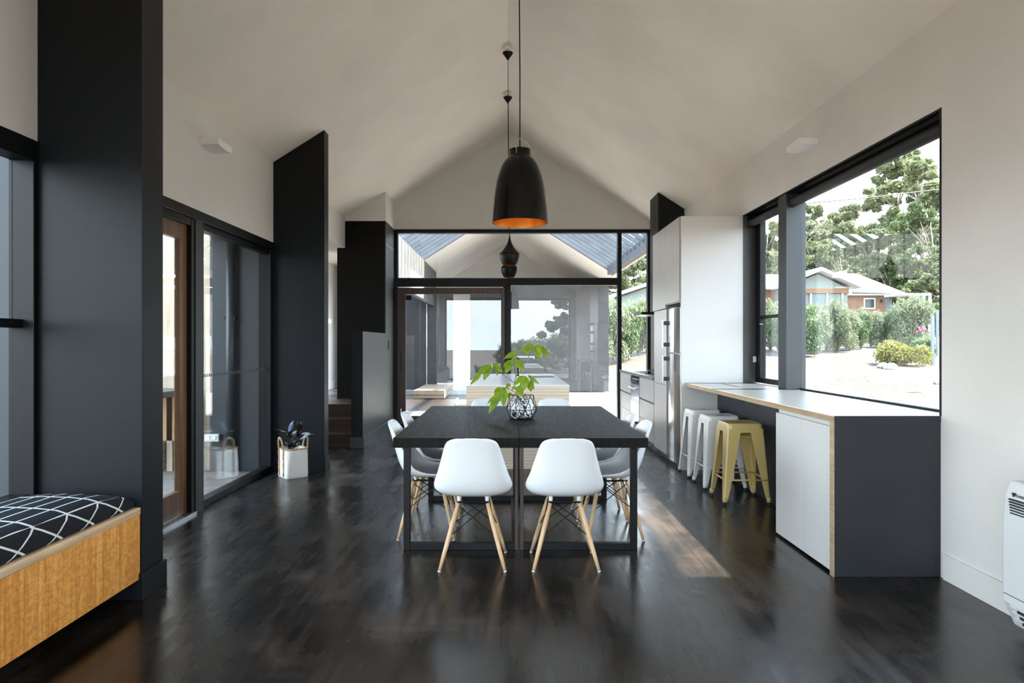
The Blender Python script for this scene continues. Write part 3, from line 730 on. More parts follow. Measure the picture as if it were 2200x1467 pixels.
# ------------------------------------------------------------------ shell chairs
def interp(tab, v):
    for (a, x), (b, y) in zip(tab, tab[1:]):
        if v <= b:
            u = (v-a)/(b-a); return x+(y-x)*u
    return tab[-1][1]
def smooth_interp(tab, v):
    return (interp(tab, max(tab[0][0], v-0.03))+interp(tab, v)*2+interp(tab, min(tab[-1][0], v+0.03)))/4
def chair_shell():
    #   v:      y      z      half width  side lift   side forward
    Yc = [(0, 0.235), (0.03, 0.232), (0.10, 0.195), (0.25, 0.09), (0.40, -0.03), (0.50, -0.115), (0.58, -0.170), (0.66, -0.200), (0.78, -0.232), (0.90, -0.262), (1.0, -0.285)]
    Zc = [(0, 0.418), (0.03, 0.430), (0.10, 0.438), (0.25, 0.428), (0.40, 0.420), (0.50, 0.428), (0.58, 0.460), (0.66, 0.520), (0.78, 0.625), (0.90, 0.735), (1.0, 0.806)]
    Wc = [(0, 0.150), (0.015, 0.178), (0.05, 0.205), (0.25, 0.222), (0.42, 0.232), (0.55, 0.236), (0.64, 0.226), (0.75, 0.200), (0.86, 0.172), (0.93, 0.157), (0.965, 0.143), (0.99, 0.118), (1.0, 0.085)]
    Lf = [(0, 0.0), (0.10, 0.010), (0.30, 0.035), (0.48, 0.060), (0.58, 0.050), (0.70, 0.012), (0.85, 0.0), (1.0, -0.010)]
    Ff = [(0, -0.012), (0.10, 0.0), (0.40, 0.02), (0.52, 0.065), (0.62, 0.095), (0.75, 0.080), (0.90, 0.045), (1.0, 0.022)]
    vs = [0, 0.012, 0.03, 0.06, 0.10]+[0.10+0.82*i/20 for i in range(1, 21)]+[0.945, 0.965, 0.98, 0.992, 1.0]
    rows = []
    for v in vs:
        wv = interp(Wc, v); y = smooth_interp(Yc, v); z = smooth_interp(Zc, v)
        row = []
        for j in range(19):
            u = -1+2*j/18
            a = abs(u)
            # outward curling rim
            row.append((wv*math.sin(u*math.pi/2*0.98) if a < 1 else wv*u, y+interp(Ff, v)*a**2.3, z+interp(Lf, v)*a**2.6))
        rows.append(row)
    return MB().grid(rows)
def make_chair(label):
    t = thing('shell_chair', label, 'chair', (0, 0, 0), 'white shell chairs around the table')
    build('seat_shell', chair_shell(), WHITEPL, t, smooth=True, solid=0.009, sub=1)
    tops = {}
    for sx in (-1, 1):
        for sy in (-1, 1):
            a = Vector((sx*0.088, sy*0.098, 0.385)); b = Vector((sx*0.193, sy*0.19, 0.008))
            lg = build('leg', MB().tube([a, a.lerp(b, 0.35), a.lerp(b, 0.75), b], [0.0115, 0.0145, 0.0125, 0.0095], 14), BEECH, t, smooth=True)
            build('foot_cap', MB().tube([b, b+(b-a).normalized()*0.008], 0.0098, 12), WHITEG, lg)
            tops[sx, sy] = (a, b)
    wr = MB()
    for p, q in (((-1,-1),(1,-1)), ((-1,1),(1,1)), ((-1,-1),(-1,1)), ((1,-1),(1,1))):
        a1, b1 = tops[p]; a2, b2 = tops[q]
        wr.tube([a1.lerp(b1, 0.03), a2.lerp(b2, 0.50)], 0.0032, 6); wr.tube([a2.lerp(b2, 0.03), a1.lerp(b1, 0.50)], 0.0032, 6)
    for s in (-1, 1):
        wr.tube([(s*0.09, -0.105, 0.392), (s*0.09, 0.105, 0.392)], 0.006, 8); wr.tube([(-0.095, s*0.10, 0.392), (0.095, s*0.10, 0.392)], 0.006, 8)
    build('wire_brace', wr, STEELB, t)
    for sx in (-1, 1):
        for sy in (-1, 1): build('seat_mount', MB().tube([(sx*0.085, sy*0.085, 0.392), (sx*0.085, sy*0.085, 0.430 if sy > 0 else 0.434)], [0.010, 0.015], 12), WHITEPL, t)
    return t
proto = make_chair('white shell chair at the near end of the table, left of the pair')
spots = [(-0.21, 4.215, 0, None),
         (0.345, 4.215, 0, 'white shell chair at the near end of the table, right of the pair'),
         (-0.56, 4.86, -90, 'white shell chair on the left side of the table, nearer of the two'),
         (-0.56, 5.44, -90, 'white shell chair on the left side of the table, farther of the two'),
         (0.725, 4.84, 93, 'white shell chair on the right side of the table, nearer of the two'),
         (0.715, 5.36, 90, 'white shell chair on the right side of the table, farther of the two'),
         (-0.20, 6.52, 180, 'white shell chair at the far end of the table, partly behind the plant'),
         (0.455, 6.52, 180, 'white shell chair at the far end of the table, right of the plant')]
for i, (x, y, a, lb) in enumerate(spots):
    place(proto if i == 0 else dup(proto), (x, y, 0), R(a), lb)

# ------------------------------------------------------------------ metal bar stools
def make_stool(mt, label):
    t = thing('bar_stool', label, 'stool', (0, 0, 0), 'metal bar stools')
    h = 0.672
    def rr(s, z, r=0.03, n=5):
        pts = []
        for cx, cy, a0 in ((s-r, s-r, 0), (-s+r, s-r, 90), (-s+r, -s+r, 180), (s-r, -s+r, 270)):
            for k in range(n): 
                a = R(a0+90*k/(n-1)); pts.append((cx+r*math.cos(a), cy+r*math.sin(a), z))
        return pts
    seat = MB(); rings = [rr(0.153, h-0.075, 0.035), rr(0.150, h-0.03, 0.035), rr(0.146, h-0.008, 0.035), rr(0.138, h, 0.03), rr(0.128, h-0.003, 0.025)]
    n = len(rings[0]); seat.grid([r_+[r_[0]] for r_ in rings]); seat.add(rings[-1], [tuple(range(n))])
    build('seat', seat, mt, t, smooth=False, solid=0.003)
    build('hand_slot', B(-0.032, 0.032, -0.008, 0.008, h-0.004, h-0.0005), DARKSLOT, t, bevel=0.002)
    for sx in (-1, 1):
        for sy in (-1, 1):
            rows = []
            for u in (0, 0.15, 0.5, 0.9, 1.0):
                z = (h-0.04)*(1-u)+0.03*u
                c = 0.151*(1-u)+0.196*u; cy = 0.151*(1-u)+0.192*u
                a = 0.085*(1-u)**0.8+0.030
                cr = 0.012
                rows.append([(sx*(c-a), sy*cy, z), (sx*(c-cr), sy*cy, z), (sx*(c-cr*0.3), sy*(cy-cr*0.3), z), (sx*c, sy*(cy-cr), z), (sx*c, sy*(cy-a), z)])
            if sx*sy < 0: rows = [r_[::-1] for r_ in rows]
            lg = build('leg', MB().grid(rows), mt, t, solid=0.004)
            e = (sx*0.186, sy*0.182)
            build('rubber_foot', MB().tube([(e[0], e[1], 0.0), (e[0], e[1], 0.03)], 0.016, 12), RUBBER, lg)
            build('leg_cap', MB().tube([(e[0], e[1], 0.022), (e[0]-sx*0.002, e[1]-sy*0.002, 0.06)], [0.0175, 0.019], 12), mt, lg, smooth=True)
    zz, k = 0.205, 0.177
    for a, b in (((-k, -k), (k, -k)), ((k, -k), (k, k)), ((k, k), (-k, k)), ((-k, k), (-k, -k))):
        build('foot_rung', MB().tube([(a[0], a[1], zz), (b[0], b[1], zz)], 0.0075, 10), mt, t, smooth=True)
    k2 = 0.15
    build('upper_brace', MB().tube([(-k2, -k2+0.01, h-0.115), (k2, k2-0.01, h-0.115)], 0.005, 8).tube([(-k2, k2-0.01, h-0.122), (k2, -k2+0.01, h-0.122)], 0.005, 8), mt, t)
    return t
place(make_stool(GOLDM, 'pale mustard yellow metal bar stool, the nearest of the row'), (1.995, 5.88, 0))
s2 = make_stool(WHITEM, 'white metal bar stool in the middle of the row behind the yellow one'); place(s2, (1.995, 6.45, 0))
place(dup(s2), (1.995, 7.00, 0), 0, 'white metal bar stool farthest back against the white panel')

# ------------------------------------------------------------------ pendants
PD = 5.0; px0 = 26/FOC*PD
pl = thing('bell_pendant', 'large glossy black bell pendant with copper lining hanging over the table', 'pendant light', (px0, PD, 2.23))
prof = [(0.203, 0.0), (0.200, 0.06), (0.193, 0.14), (0.184, 0.23), (0.173, 0.30), (0.157, 0.36), (0.138, 0.41), (0.115, 0.45), (0.092, 0.475), (0.079, 0.487), (0.078, 0.50), (0.079, 0.535)]
o2 = [(r_, z) for r_, z in prof]; inn = [(r_-0.004, z) for r_, z in prof[:10]]
build('shade', MB().lathe(o2, (px0, PD, 2.23), 64, caps=False).lathe([(0.0005, 0.537), (0.079, 0.535)], (px0, PD, 2.23), 64, caps=False), GLOSSBLK, pl, smooth=True)
build('copper_lining', MB().lathe(inn+[(0.001, 0.49)], (px0, PD, 2.23), 64, caps=False), COPPER, pl, smooth=True)
build('lamp_holder', MB().lathe([(0.03, 0.36), (0.03, 0.48)], (px0, PD, 2.23), 20), MATTBLK, pl)
lp = MB()
for a in (10, 130, 250):
    ca, sa = math.cos(R(a)), math.sin(R(a))
    lp.tube([(px0+ca*q, PD+sa*q, 2.23+z) for q, z in ((0.079, 0.49), (0.081, 0.54), (0.065, 0.575), (0.035, 0.60), (0.006, 0.612))], 0.004, 8)
CLEAR = mat('clear_acrylic', (0.8, 0.8, 0.78), 0.12, spec=0.7)
CLEAR.node_tree.nodes['Principled BSDF'].inputs['Transmission Weight'].default_value = 0.7
build('acrylic_hanger', lp.lathe([(0.018, 0.606), (0.020, 0.612), (0.009, 0.622)], (px0, PD, 2.23), 16), CLEAR, pl, smooth=True)
build('cord', MB().tube([(px0, PD, 2.765), (px0, PD, 3.3), (px0-0.004, PD, 3.9), (px0-0.002, PD, 4.72)], 0.0045, 8), MATTBLK, pl, smooth=True)
build('ceiling_canopy', MB().lathe([(0.010, 4.70-2.23), (0.06, 4.775-2.23)], (px0-0.002, PD, 2.23), 24), MATTBLK, pl)
def beat(y, label):
    t = thing('teardrop_pendant', label, 'pendant light', (0.02, y, 2.26), 'teardrop pendants')
    x = 0.02; z0 = 2.26
    prof = [(0.075, 0), (0.092, 0.03), (0.106, 0.065), (0.115, 0.105), (0.118, 0.140), (0.108, 0.147), (0.088, 0.168), (0.066, 0.195), (0.045, 0.225), (0.027, 0.26), (0.014, 0.30), (0.006, 0.345), (0.003, 0.36)]
    build('shade', MB().lathe(prof, (x, y, z0), 48, caps=False), MATTBLK, t, smooth=True)
    build('copper_lining', MB().lathe([(r_-0.004, z+(0.001 if z else 0)) for r_, z in prof[:9]], (x, y, z0), 48, caps=False), COPPER, t, smooth=True)
    build('cord', MB().tube([(x, y, z0+0.355), (0, y, 4.70)], 0.003, 8), MATTBLK, t)
    build('ceiling_canopy', MB().lathe([(0.004, 4.66-z0), (0.012, 4.675-z0), (0.062, 4.745-z0), (0.062, 4.75-z0)], (0, y, z0), 32), MATTBLK, t, smooth=False)
    build('mounting_dome', MB().lathe([(0.060, 4.751-z0), (0.045, 4.775-z0), (0.012, 4.80-z0)], (0, y, z0), 32), WHITEG, t, smooth=False)
beat(8.0, 'small matt black teardrop pendant over the island, the upper of the pair in view')
beat(9.45, 'small matt black teardrop pendant farther back over the island, lower of the pair')

# ------------------------------------------------------------------ leaves
def leaf_mesh(base, tip, width, normal, droop=0.12, n=7, shape=0.42, fold=0.25):
    base = Vector(base); tip = Vector(tip); ax = tip-base; L_ = ax.length; d = ax.normalized()
    nrm = Vector(normal); nrm = (nrm-d*nrm.dot(d)).normalized(); side = d.cross(nrm)
    rows = []
    for i in range(n+1):
        u = i/n
        wv = width/2*(math.sin(math.pi*min(1, u)**(0.85))**0.85)*(1.0 if u < 0.999 else 0)+0.0004
        wv *= (1.12-0.3*u)
        c = base+ax*u+nrm*(L_*droop*math.sin(math.pi*u))
        wob = 0.06*width*math.sin(u*14)
        rows.append([c+side*s*wv+nrm*(-abs(s)*wv*fold+wob*abs(s)) for s in (-1, -0.5, 0, 0.5, 1)])
    return MB().grid(rows)
# plant in the wire basket on the table
TC = (0.112, 5.53); TZ = 0.7395
wp = thing('wire_basket', 'black geometric wire basket with a marbled liner on the dining table', 'planter', (TC[0], TC[1], TZ))
cage = MB(); rings = []
for r_, z, off in ((0.092, 0.004, 0), (0.128, 0.078, 30), (0.098, 0.190, 0)):
    rings.append([(TC[0]+r_*math.cos(R(60*k+off+12)), TC[1]+r_*math.sin(R(60*k+off+12)), TZ+z) for k in range(6)])
for rg in rings:
    for k in range(6): cage.tube([rg[k], rg[(k+1) % 6]], 0.0028, 6)
for k in range(6):
    for a, b in ((rings[0], rings[1]), (rings[2], rings[1])):
        cage.tube([a[k], b[k]], 0.0028, 6); cage.tube([a[(k+1) % 6], b[k]], 0.0028, 6)
build('wire_cage', cage, STEELB, wp)
ln = MB(); rws = []
for z, r_ in ((0.006, 0.080), (0.03, 0.094), (0.075, 0.108), (0.11, 0.098), (0.145, 0.082), (0.165, 0.070)):
    rws.append([(TC[0]+(r_+0.007*math.sin(5*a+z*40))*math.cos(a), TC[1]+(r_+0.007*math.sin(5*a+z*40))*math.sin(a), TZ+z+(0.012*math.sin(7*a) if z > 0.15 else 0)) for a in [2*math.pi*k/48 for k in range(48)]])
ln.grid([r_+[r_[0]] for r_ in rws]); ln.add(rws[0], [tuple(range(47, -1, -1))])
build('marbled_liner', ln, MARBLE, wp, smooth=True, solid=0.002)
tpn = thing('potted_plant', 'lime green umbrella plant growing from the wire basket on the table', 'plant', (TC[0], TC[1], TZ+0.01))
build('soil', MB().lathe([(0.075, 0.10), (0.073, 0.115)], (TC[0], TC[1], TZ), 24), SOIL, tpn)
def zp(zx, zy, d=0.0):
    return at(980+zx/7.333, 720+zy/7.333, TC[1]+d)
stems = [[(1020,1000,0),(960,985,-.02),(945,850,-.02),(920,740,0),(940,640,0),(932,450,.01),(928,270,.02)], [(945,650,0),(1000,570,0),(1090,430,.02),(1215,215,.04)],
         [(915,750,0),(740,620,-.04),(565,505,-.08)], [(945,640,0),(915,520,-.02),(892,395,-.04)], [(925,740,0),(880,870,-.04),(800,830,-.07),(700,830,-.1)],
         [(1060,1010,0),(1050,900,.0),(1000,790,-.03),(1100,645,-.05)], [(880,870,-.04),(930,900,0),(950,960,0)], [(800,830,-.07),(850,915,-.08),(720,930,-.1)]]
for pts in stems: build('stem', MB().tube([zp(*p) for p in pts], 0.0030, 8), STEMG, tpn, smooth=True)
LV = [(540,460,435,715,150,-.08),(540,455,400,600,80,-.1),(400,590,212,790,85,-.14),(520,460,300,650,110,-.02),(570,440,745,590,110,-.05),(600,450,660,570,70,.02),(640,470,650,650,60,.05),
      (890,385,768,610,140,-.06),(870,390,740,520,100,-.03),(940,375,1070,575,130,-.05),(960,380,1080,520,90,0),(925,255,800,375,95,-.05),(920,250,737,390,60,-.02),(930,270,888,378,95,-.02),
      (1215,140,1055,310,120,-.02),(1200,130,1050,240,90,.04),(1060,190,945,245,60,.04),(1245,165,1340,395,145,-.04),(1345,165,1482,370,65,.02),(1335,175,1425,345,70,.06),(1240,160,1380,230,90,.06),
      (1080,640,1070,870,175,-.12),(1060,640,910,790,100,-.04),(1130,630,1315,775,70,-.04),(1170,700,1225,862,80,-.02),(1150,740,1185,895,110,-.04),(1010,780,1000,985,145,-.08),
      (750,810,742,1130,145,-.14),(700,815,600,960,120,-.08),(680,920,508,1243,135,-.12),(600,960,485,1090,45,-.06),(850,765,780,835,80,-.05),(870,820,985,855,60,-.04),(860,905,812,990,95,-.06),(680,900,690,1050,70,-.04)]
for zx, zy, tx, ty, w_, dd in LV:
    a = zp(zx, zy, dd+0.02); b = zp(tx, ty, dd-0.02)
    build('leaf', leaf_mesh(a, b, w_/7.333/FOC*5.5*0.86, (rng.uniform(-.3, .3), -1, 0.35), 0.10), LIME, tpn, smooth=True)

# rope-handled basket with rubber plant
BX, BY = -2.176, 6.92; bs = 0.228; ba = R(40)
bk = thing('floor_basket', 'white square basket with twisted rope handles standing by the middle pier', 'basket', (BX, BY, 0))
def br(u, v, z): return (BX+u*math.cos(ba)-v*math.sin(ba), BY+u*math.sin(ba)+v*math.cos(ba), z)
hs = bs/2; rws = []
def ringb(s, z, r_=0.035):
    pts = []
    for cx, cy, a0 in ((s-r_, s-r_, 0), (-s+r_, s-r_, 90), (-s+r_, -s+r_, 180), (s-r_, -s+r_, 270)):
        for k in range(5): pts.append(br(cx+r_*math.cos(R(a0+22.5*k)), cy+r_*math.sin(R(a0+22.5*k)), z))
    return pts
rws = [ringb(hs*0.97, 0.002, 0.02), ringb(hs, 0.02, 0.022), ringb(hs*1.01, 0.15, 0.035), ringb(hs*1.02, 0.285, 0.065)]
m = MB().grid([r_+[r_[0]] for r_ in rws]); m.add(rws[0], [tuple(range(len(rws[0])-1, -1, -1))])
build('basket_body', m, CANVAS, bk, solid=0.006, smooth=False)
def rope(pts, r_=0.008):
    # two-strand twist around a smooth path
    P = [Vector(p) for p in pts]; fine = []
    for i in range(len(P)-1):
        for k in range(6): fine.append(P[i].lerp(P[i+1], k/6))
    fine.append(P[-1]); m = MB()
    for ph in (0, math.pi):
        q = []
        for i, p in enumerate(fine):
            a = fine[max(0, i-1)]; b = fine[min(len(fine)-1, i+1)]; t = (b-a).normalized()
            u = t.cross(Vector((0.3, 1, 0.2))).normalized(); v = t.cross(u)
            an = i*0.8+ph; q.append(p+(u*math.cos(an)+v*math.sin(an))*r_*0.55)
        m.tube(q, r_*0.62, 6)
    return m
build('rim', rope(ringb(hs*1.04, 0.288, 0.065)+[ringb(hs*1.04, 0.288, 0.065)[0]], 0.008), ROPE, bk, smooth=True)
for s in (-1, 1):
    h_ = [br(s*(hs+0.008), -0.055, 0.02), br(s*(hs+0.010), -0.055, 0.15), br(s*(hs+0.012), -0.055, 0.29)]
    arc = [br(s*(hs+0.014+0.012*math.sin(math.pi*k/8)), -0.055*math.cos(math.pi*k/8), 0.29+0.115*math.sin(math.pi*k/8)**0.8) for k in range(1, 8)]
    g_ = [br(s*(hs+0.012), 0.055, 0.29), br(s*(hs+0.010), 0.055, 0.15), br(s*(hs+0.008), 0.055, 0.02)]
    build('rope_handle', rope(h_+arc+g_, 0.0085), ROPE, bk, smooth=True)
rp_ = thing('rubber_plant', 'dark rubber plant growing in the white rope-handled basket', 'plant', (BX, BY, 0.2))
build('soil', MB().box(BX-0.08, BX+0.08, BY-0.08, BY+0.08, 0.01, 0.27), SOIL, rp_)
def zb(zx, zy, d=0.0): return at(560+zx/7.333, 860+zy/7.333, BY+d)
for pts in ([(515,760,0),(500,680,0),(480,590,0),(470,500,0)], [(515,760,0),(560,650,.02),(600,560,.02),(630,480,.02)]):
    build('stem', MB().tube([zb(*p) for p in pts], 0.004, 8), STAIRW, rp_)
for zx, zy, tx, ty, w_, dd, mt in ((440,500,520,312,62,0,RUBB),(600,490,610,295,105,0,RUBL),(440,500,205,445,28,0,RUBL),(500,560,470,480,100,-.03,RUBL),(480,590,400,500,70,-.03,RUBL),(470,620,580,470,90,-.04,RUBL),
        (640,530,850,540,60,0,RUBL),(590,610,800,530,50,-.02,RUBL),(590,440,520,350,40,.03,RUBL),(500,740,560,620,90,-.04,RUBL),(500,740,440,640,90,-.04,RUBL),(510,740,370,650,30,0,RUBL),(520,740,640,660,40,0,RUBL),(500,760,390,720,36,-.02,RUBL),(560,570,600,480,90,-.02,RUBL),(470,600,455,520,60,-.05,RUBL)):
    build('leaf', leaf_mesh(zb(zx, zy, dd+.01), zb(tx, ty, dd-.02), w_/7.333/FOC*7*1.05, (0.1, -1, 0.4), 0.06, fold=0.15), mt, rp_, smooth=True)

# ------------------------------------------------------------------ floor-standing heater / air conditioner
ac = thing('air_conditioner', 'white floor-standing air conditioner against the right wall at the photo edge', 'air conditioner', (2.38, 2.8, 0))
x0, x1, y0, y1 = 2.295, XR-0.002, 2.46, 3.17
m = MB().prism_y([(x0+0.055, 0.045), (x1, 0.045), (x1, 0.715), (x0+0.035, 0.715), (x0+0.008, 0.64), (x0, 0.50), (x0, 0.16)], y0, y1)
build('body', m, WHITEG, ac, bevel=0.008)
build('plinth', B(x0+0.08, x1, y0+0.03, y1-0.03, 0.0, 0.045), WHITEG, ac)
sl = MB()
for k in range(6): sl.box(x0-0.004+0.0014*k, x0+0.012, y0+0.06, y1-0.045, 0.634-0.0125*k, 0.640-0.0125*k)
build('top_grille', sl, DARKSLOT, ac)
sl = MB()
for k in range(3): sl.box(x0-0.003+0.0115*(2-k)+0.006, x0+0.04, y0+0.06, y1-0.09, 0.075+0.028*k, 0.090+0.028*k)
build('lower_outlet', sl, DARKSLOT, ac)
lv = MB()
for k in range(3): lv.box(x0-0.008+0.0115*(2-k)+0.006, x0+0.03, y0+0.05, y1-0.05, 0.092+0.028*k, 0.099+0.028*k)
build('louvre', lv, WHITEG, ac)
build('panel_seam', B(x0-0.001, x0+0.01, y0+0.01, y1-0.01, 0.196, 0.199), DARKSLOT, ac)
build('control_panel', B(x0+0.07, x1, y0+0.2, y1-0.05, 0.715, 0.80), WHITEG, ac, bevel=0.02)
fc = bpy.data.curves.new('brand_lettering', 'FONT'); fc.body = 'DAIKIN'; fc.size = 0.0175; fc.extrude = 0.0006; fc.space_character = 1.05
fc.materials.append(DARKSLOT)
tmp_ = bpy.data.objects.new('brand_lettering_curve', fc); COL.objects.link(tmp_)
bpy.context.view_layer.update()
fm = bpy.data.meshes.new_from_object(tmp_.evaluated_get(bpy.context.evaluated_depsgraph_get()))
bpy.data.objects.remove(tmp_)
fo = bpy.data.objects.new('brand_lettering', fm); COL.objects.link(fo); fo.parent = ac
fo.rotation_euler = (R(90), 0, R(-90)); fo.location = Vector((x0+0.0075, 3.094, 0.652))-ORG[ac.name]
build('brand_mark', MB().prism_x([(3.116, 0.668), (3.098, 0.668), (3.108, 0.650)], x0+0.004, x0+0.0125), DARKSLOT, ac)

# ------------------------------------------------------------------ OUTSIDE
# terrain: level by the house, rising to the right
def terr(x, y):
    s = min(1, max(0, (x-1.0)/6)); s = s*s*(3-2*s)
    prof = [(-60, -0.1), (16, -0.10), (20, -0.02), (28, 0.58), (34, 1.02), (45, 1.8), (60, 2.9), (90, 4.5), (240, 8)]
    return -0.10*(1-s)+interp(prof, y)*s
xs = [-240, -120, -60, -30, -15, -8, -4, 0, 1, 2, 3, 4, 5, 6, 7, 8, 10, 12, 15, 20, 26, 34, 45, 60, 90, 150, 240]
ysg = [-120, -60, -30, -12, 0, 8, 12, 16, 18, 20, 22, 24, 26, 28, 31, 34, 38, 45, 52, 60, 75, 90, 130, 240]
m = MB().grid([[(x, y, terr(x, y)-0.03) for x in xs] for y in ysg])
gd = build('ground', m, GROUND, smooth=True); gd['kind'] = 'structure'

# deck on the left and porch lining
m = MB()
for k in range(25):
    y = 3.84+0.135*k
    m.box(-7.5, XL-0.14, y, y+0.13, -0.06, -0.005)
dk = build('floor_deck', m, DECKW); dk['kind'] = 'structure'
struct('ceiling_porch', B(-3.3, -2.63, 3.82, 7.24, 2.50, 2.60), SOFFIT)
m = MB()
for k in range(18):
    x = -3.05-0.19*k; m.box(x-0.186, x, 7.50, 7.53, -0.05, 3.6)
wt = struct('wall_timber', m, PINE)
dp = thing('downpipe', 'dark round downpipe on the charcoal porch wall seen through the fixed glass', 'pipe', (-2.92, 7.17, 0))
build('pipe', MB().tube([(-2.92, 7.185, 0.0), (-2.92, 7.185, 2.49)], 0.045, 20), mat('charcoal_pipe', (0.03, 0.034, 0.036), 0.4), dp, smooth=True)
build('pipe_bracket', B(-2.975, -2.865, 7.16, 7.238, 1.6, 1.63), STEELB, dp)
po = thing('power_outlet', 'white double power outlet low on the charcoal porch wall', 'outlet', (-3.12, 7.2, 0.34))
build('box', B(-3.20, -3.045, 7.19, 7.238, 0.31, 0.39), WHITEG, po, bevel=0.008)
for k in range(2): build('rocker', B(-3.18+0.065*k, -3.14+0.065*k, 7.183, 7.19, 0.335, 0.375), WHITEPL, po)
bb = thing('outdoor_bench', 'pine outdoor bench with a dark top on grey blocks, seen through the door', 'bench', (-3.9, 7.1, 0))
build('bench_top', B(-4.6, -3.44, 6.65, 7.45, 0.80, 0.86), mat('grey_slab', (0.10, 0.10, 0.10), 0.5), bb, bevel=0.004)
m = MB()
for k in range(6): m.box(-4.6+0.19*k, -4.6+0.19*k+0.186, 7.20, 7.24, 0.32, 0.80)
build('board_front', m, m_wood('orange_pine_board', (0.42, 0.24, 0.10), (0.60, 0.38, 0.19), axis='Z', streak=12, rough=0.6), bb)
for k in range(3): build('concrete_block', B(-4.6, -3.62, 7.16, 7.44, 0.105*k, 0.105*k+0.10), CONC, bb, bevel=0.004)
build('corner_post', B(-3.60, -3.54, 7.2, 7.3, 0, 0.8), PINE, bb)

# veranda wing beyond the glass gable
vw = thing('veranda_wing', 'far gabled veranda with pale ceiling and charcoal walls beyond the glass', 'building', (0, 17.5, 0))
Y1, Y2, Y3 = 11.34, 17.5, 24.0
c = MB()
for s_ in (-1, 1):
    xe = s_*2.9; poly = [(0, RG), (xe, ceil_z(xe)), (xe, ceil_z(xe)+0.2), (0, RG+0.2)]
    c.prism_y(poly if s_ > 0 else poly[::-1], Y2, Y3)
build('soffit_lining', c, SOFFIT, vw)
build('gable_lining', MB().prism_y([(-2.9, 2.42), (2.9, 2.42), (2.9, ceil_z(2.9)), (0, RG), (-2.9, ceil_z(2.9))], Y3, Y3+0.15), SOFFIT, vw)
build('cross_tie', B(-0.55, 0.55, Y3-0.05, Y3-0.01, 4.42, 4.45), SOFFIT, vw)
# open battens between the two roofs, running up the slope, with dark edge rafters
nb = 13
for s_ in (-1, 1):
    for k in range(nb):
        y = Y1+0.10+(Y2-Y1-0.3)*k/nb
        a = Vector((s_*0.85, y, ceil_z(0.85)+0.06)); b = Vector((s_*2.6, y, ceil_z(2.6)+0.06))
        if s_ < 0: b = Vector((-2.55, y, ceil_z(2.55)+0.06))
        build('roof_batten', MB().bar(a, b, 0.05, 0.085), BATTEN, vw)
    a = Vector((s_*0.0, Y2-0.08, RG-0.08)); b = Vector((s_*2.62, Y2-0.08, ceil_z(2.62)-0.08))
    build('end_rafter', MB().prism_y([(s_*0.95, ceil_z(0.95)), (s_*2.62, ceil_z(2.62)), (s_*2.62, ceil_z(2.62)+0.22), (s_*0.95, ceil_z(0.95)+0.22)][::s_], Y2-0.12, Y2-0.005), BATTEN, vw)
    build('edge_rafter', MB().bar((s_*0.85, Y1, ceil_z(0.85)+0.12), (s_*0.85, Y2, ceil_z(0.85)+0.12), 0.08, 0.2), BATTEN, vw)
    build('eave_beam', MB().bar((s_*2.6, Y1, ceil_z(2.6)+0.02), (s_*2.6, Y2, ceil_z(2.6)+0.02), 0.09, 0.22), BATTEN, vw)
build('eave_board', B(2.66, 2.70, Y1, Y2, 3.06, 3.24), mat('pale_fascia', (0.62, 0.55, 0.46), 0.6), vw)
build('side_cladding', B(-2.22, -2.13, Y1+0.05, 20.3, 2.42, 3.46), GREYCLAD, vw)
build('side_window', B(-2.128, -2.10, 14.9, 17.0, 2.46, 2.95), SOFFIT, vw)
def panel(xa, xb, D, z0, z1, nm='wall_and_reflection_panel', mt=None):
    build(nm, B(at(xa, 0, D).x, at(xb, 0, D).x, D, D+0.15, z0, z1), mt or DARKCLAD, vw)
panel(860, 915, 19.8, 0.0, 2.95); panel(917, 938, 19.85, 0.0, 2.95)
panel(939, 973, 23.2, 0.0, 3.15); panel(1010, 1100, 22.5, 0.0, 3.05)  # panel nearest the centre is a dark reflection built as a solid
build('veranda_slab', B(-2.9, 3.4, 19.5, Y3, -0.12, 0.0), CONC, vw)
# charcoal glazed room on the right of the wing
build('unseen_reflection_darkener', B(-3.75, -3.6, 14.4, 19.7, -0.1, 3.3), DARKCLAD, vw)  # unseen wall, added to darken the mirror image in the right window
build('dark_room', B(0.12, 2.84, 19.2, 23.9, 0.0, 2.98), DARKCLAD, vw)

tag(build('timber_platform', B(-2.36, -1.585, 17.05, 19.7, 0.06, 0.17).box(-2.36, -1.585, 17.07, 19.7, -0.03, 0.055), PALEDECK, org=(-2, 18, 0), bevel=0.004), 'pale new timber platform outside, seen through the sliding door glass', 'platform')
m = MB()
for k in range(9):
    m.box(-3.2, -0.55, 13.9+0.34*k, 14.22+0.34*k, -0.12, -0.045)
tag(build('stained_decking', m, m_wood('brown_decking', (0.012, 0.007, 0.005), (0.035, 0.021, 0.013), axis='X', streak=20)), 'dark brown decking boards outside, in front of the pale platform', 'decking')
pv = build('paving_slab', B(-3.0, 3.2, 11.32, 13.85, -0.12, -0.03).box(0.0, 3.2, 13.85, 19.1, -0.12, -0.03), paint('pale_exposed_aggregate', (0.24, 0.225, 0.205), 0.9, 0.2, 40)); pv['kind'] = 'structure'
cr = thing('slab_stack', 'low stack of pale trays outside, just left of the island', 'slabs', (-0.92, 13.2, 0))  # plain flat stack, identity unclear
for k in range(3):
    q = build('tray', B(-1.10+0.05*k, -0.72, 13.0+0.02*k, 13.5, 0.03+0.085*k, 0.05+0.085*k).box(-1.10+0.05*k, -1.08+0.05*k, 13.0+0.02*k, 13.5, 0.05+0.085*k, 0.10+0.085*k), WHITEG if k != 1 else mat('olive_slab', (0.30, 0.30, 0.14), 0.5), cr)
build('slab_base', B(-1.08, -0.74, 13.02, 13.48, -0.03, 0.03), STEELB, cr)

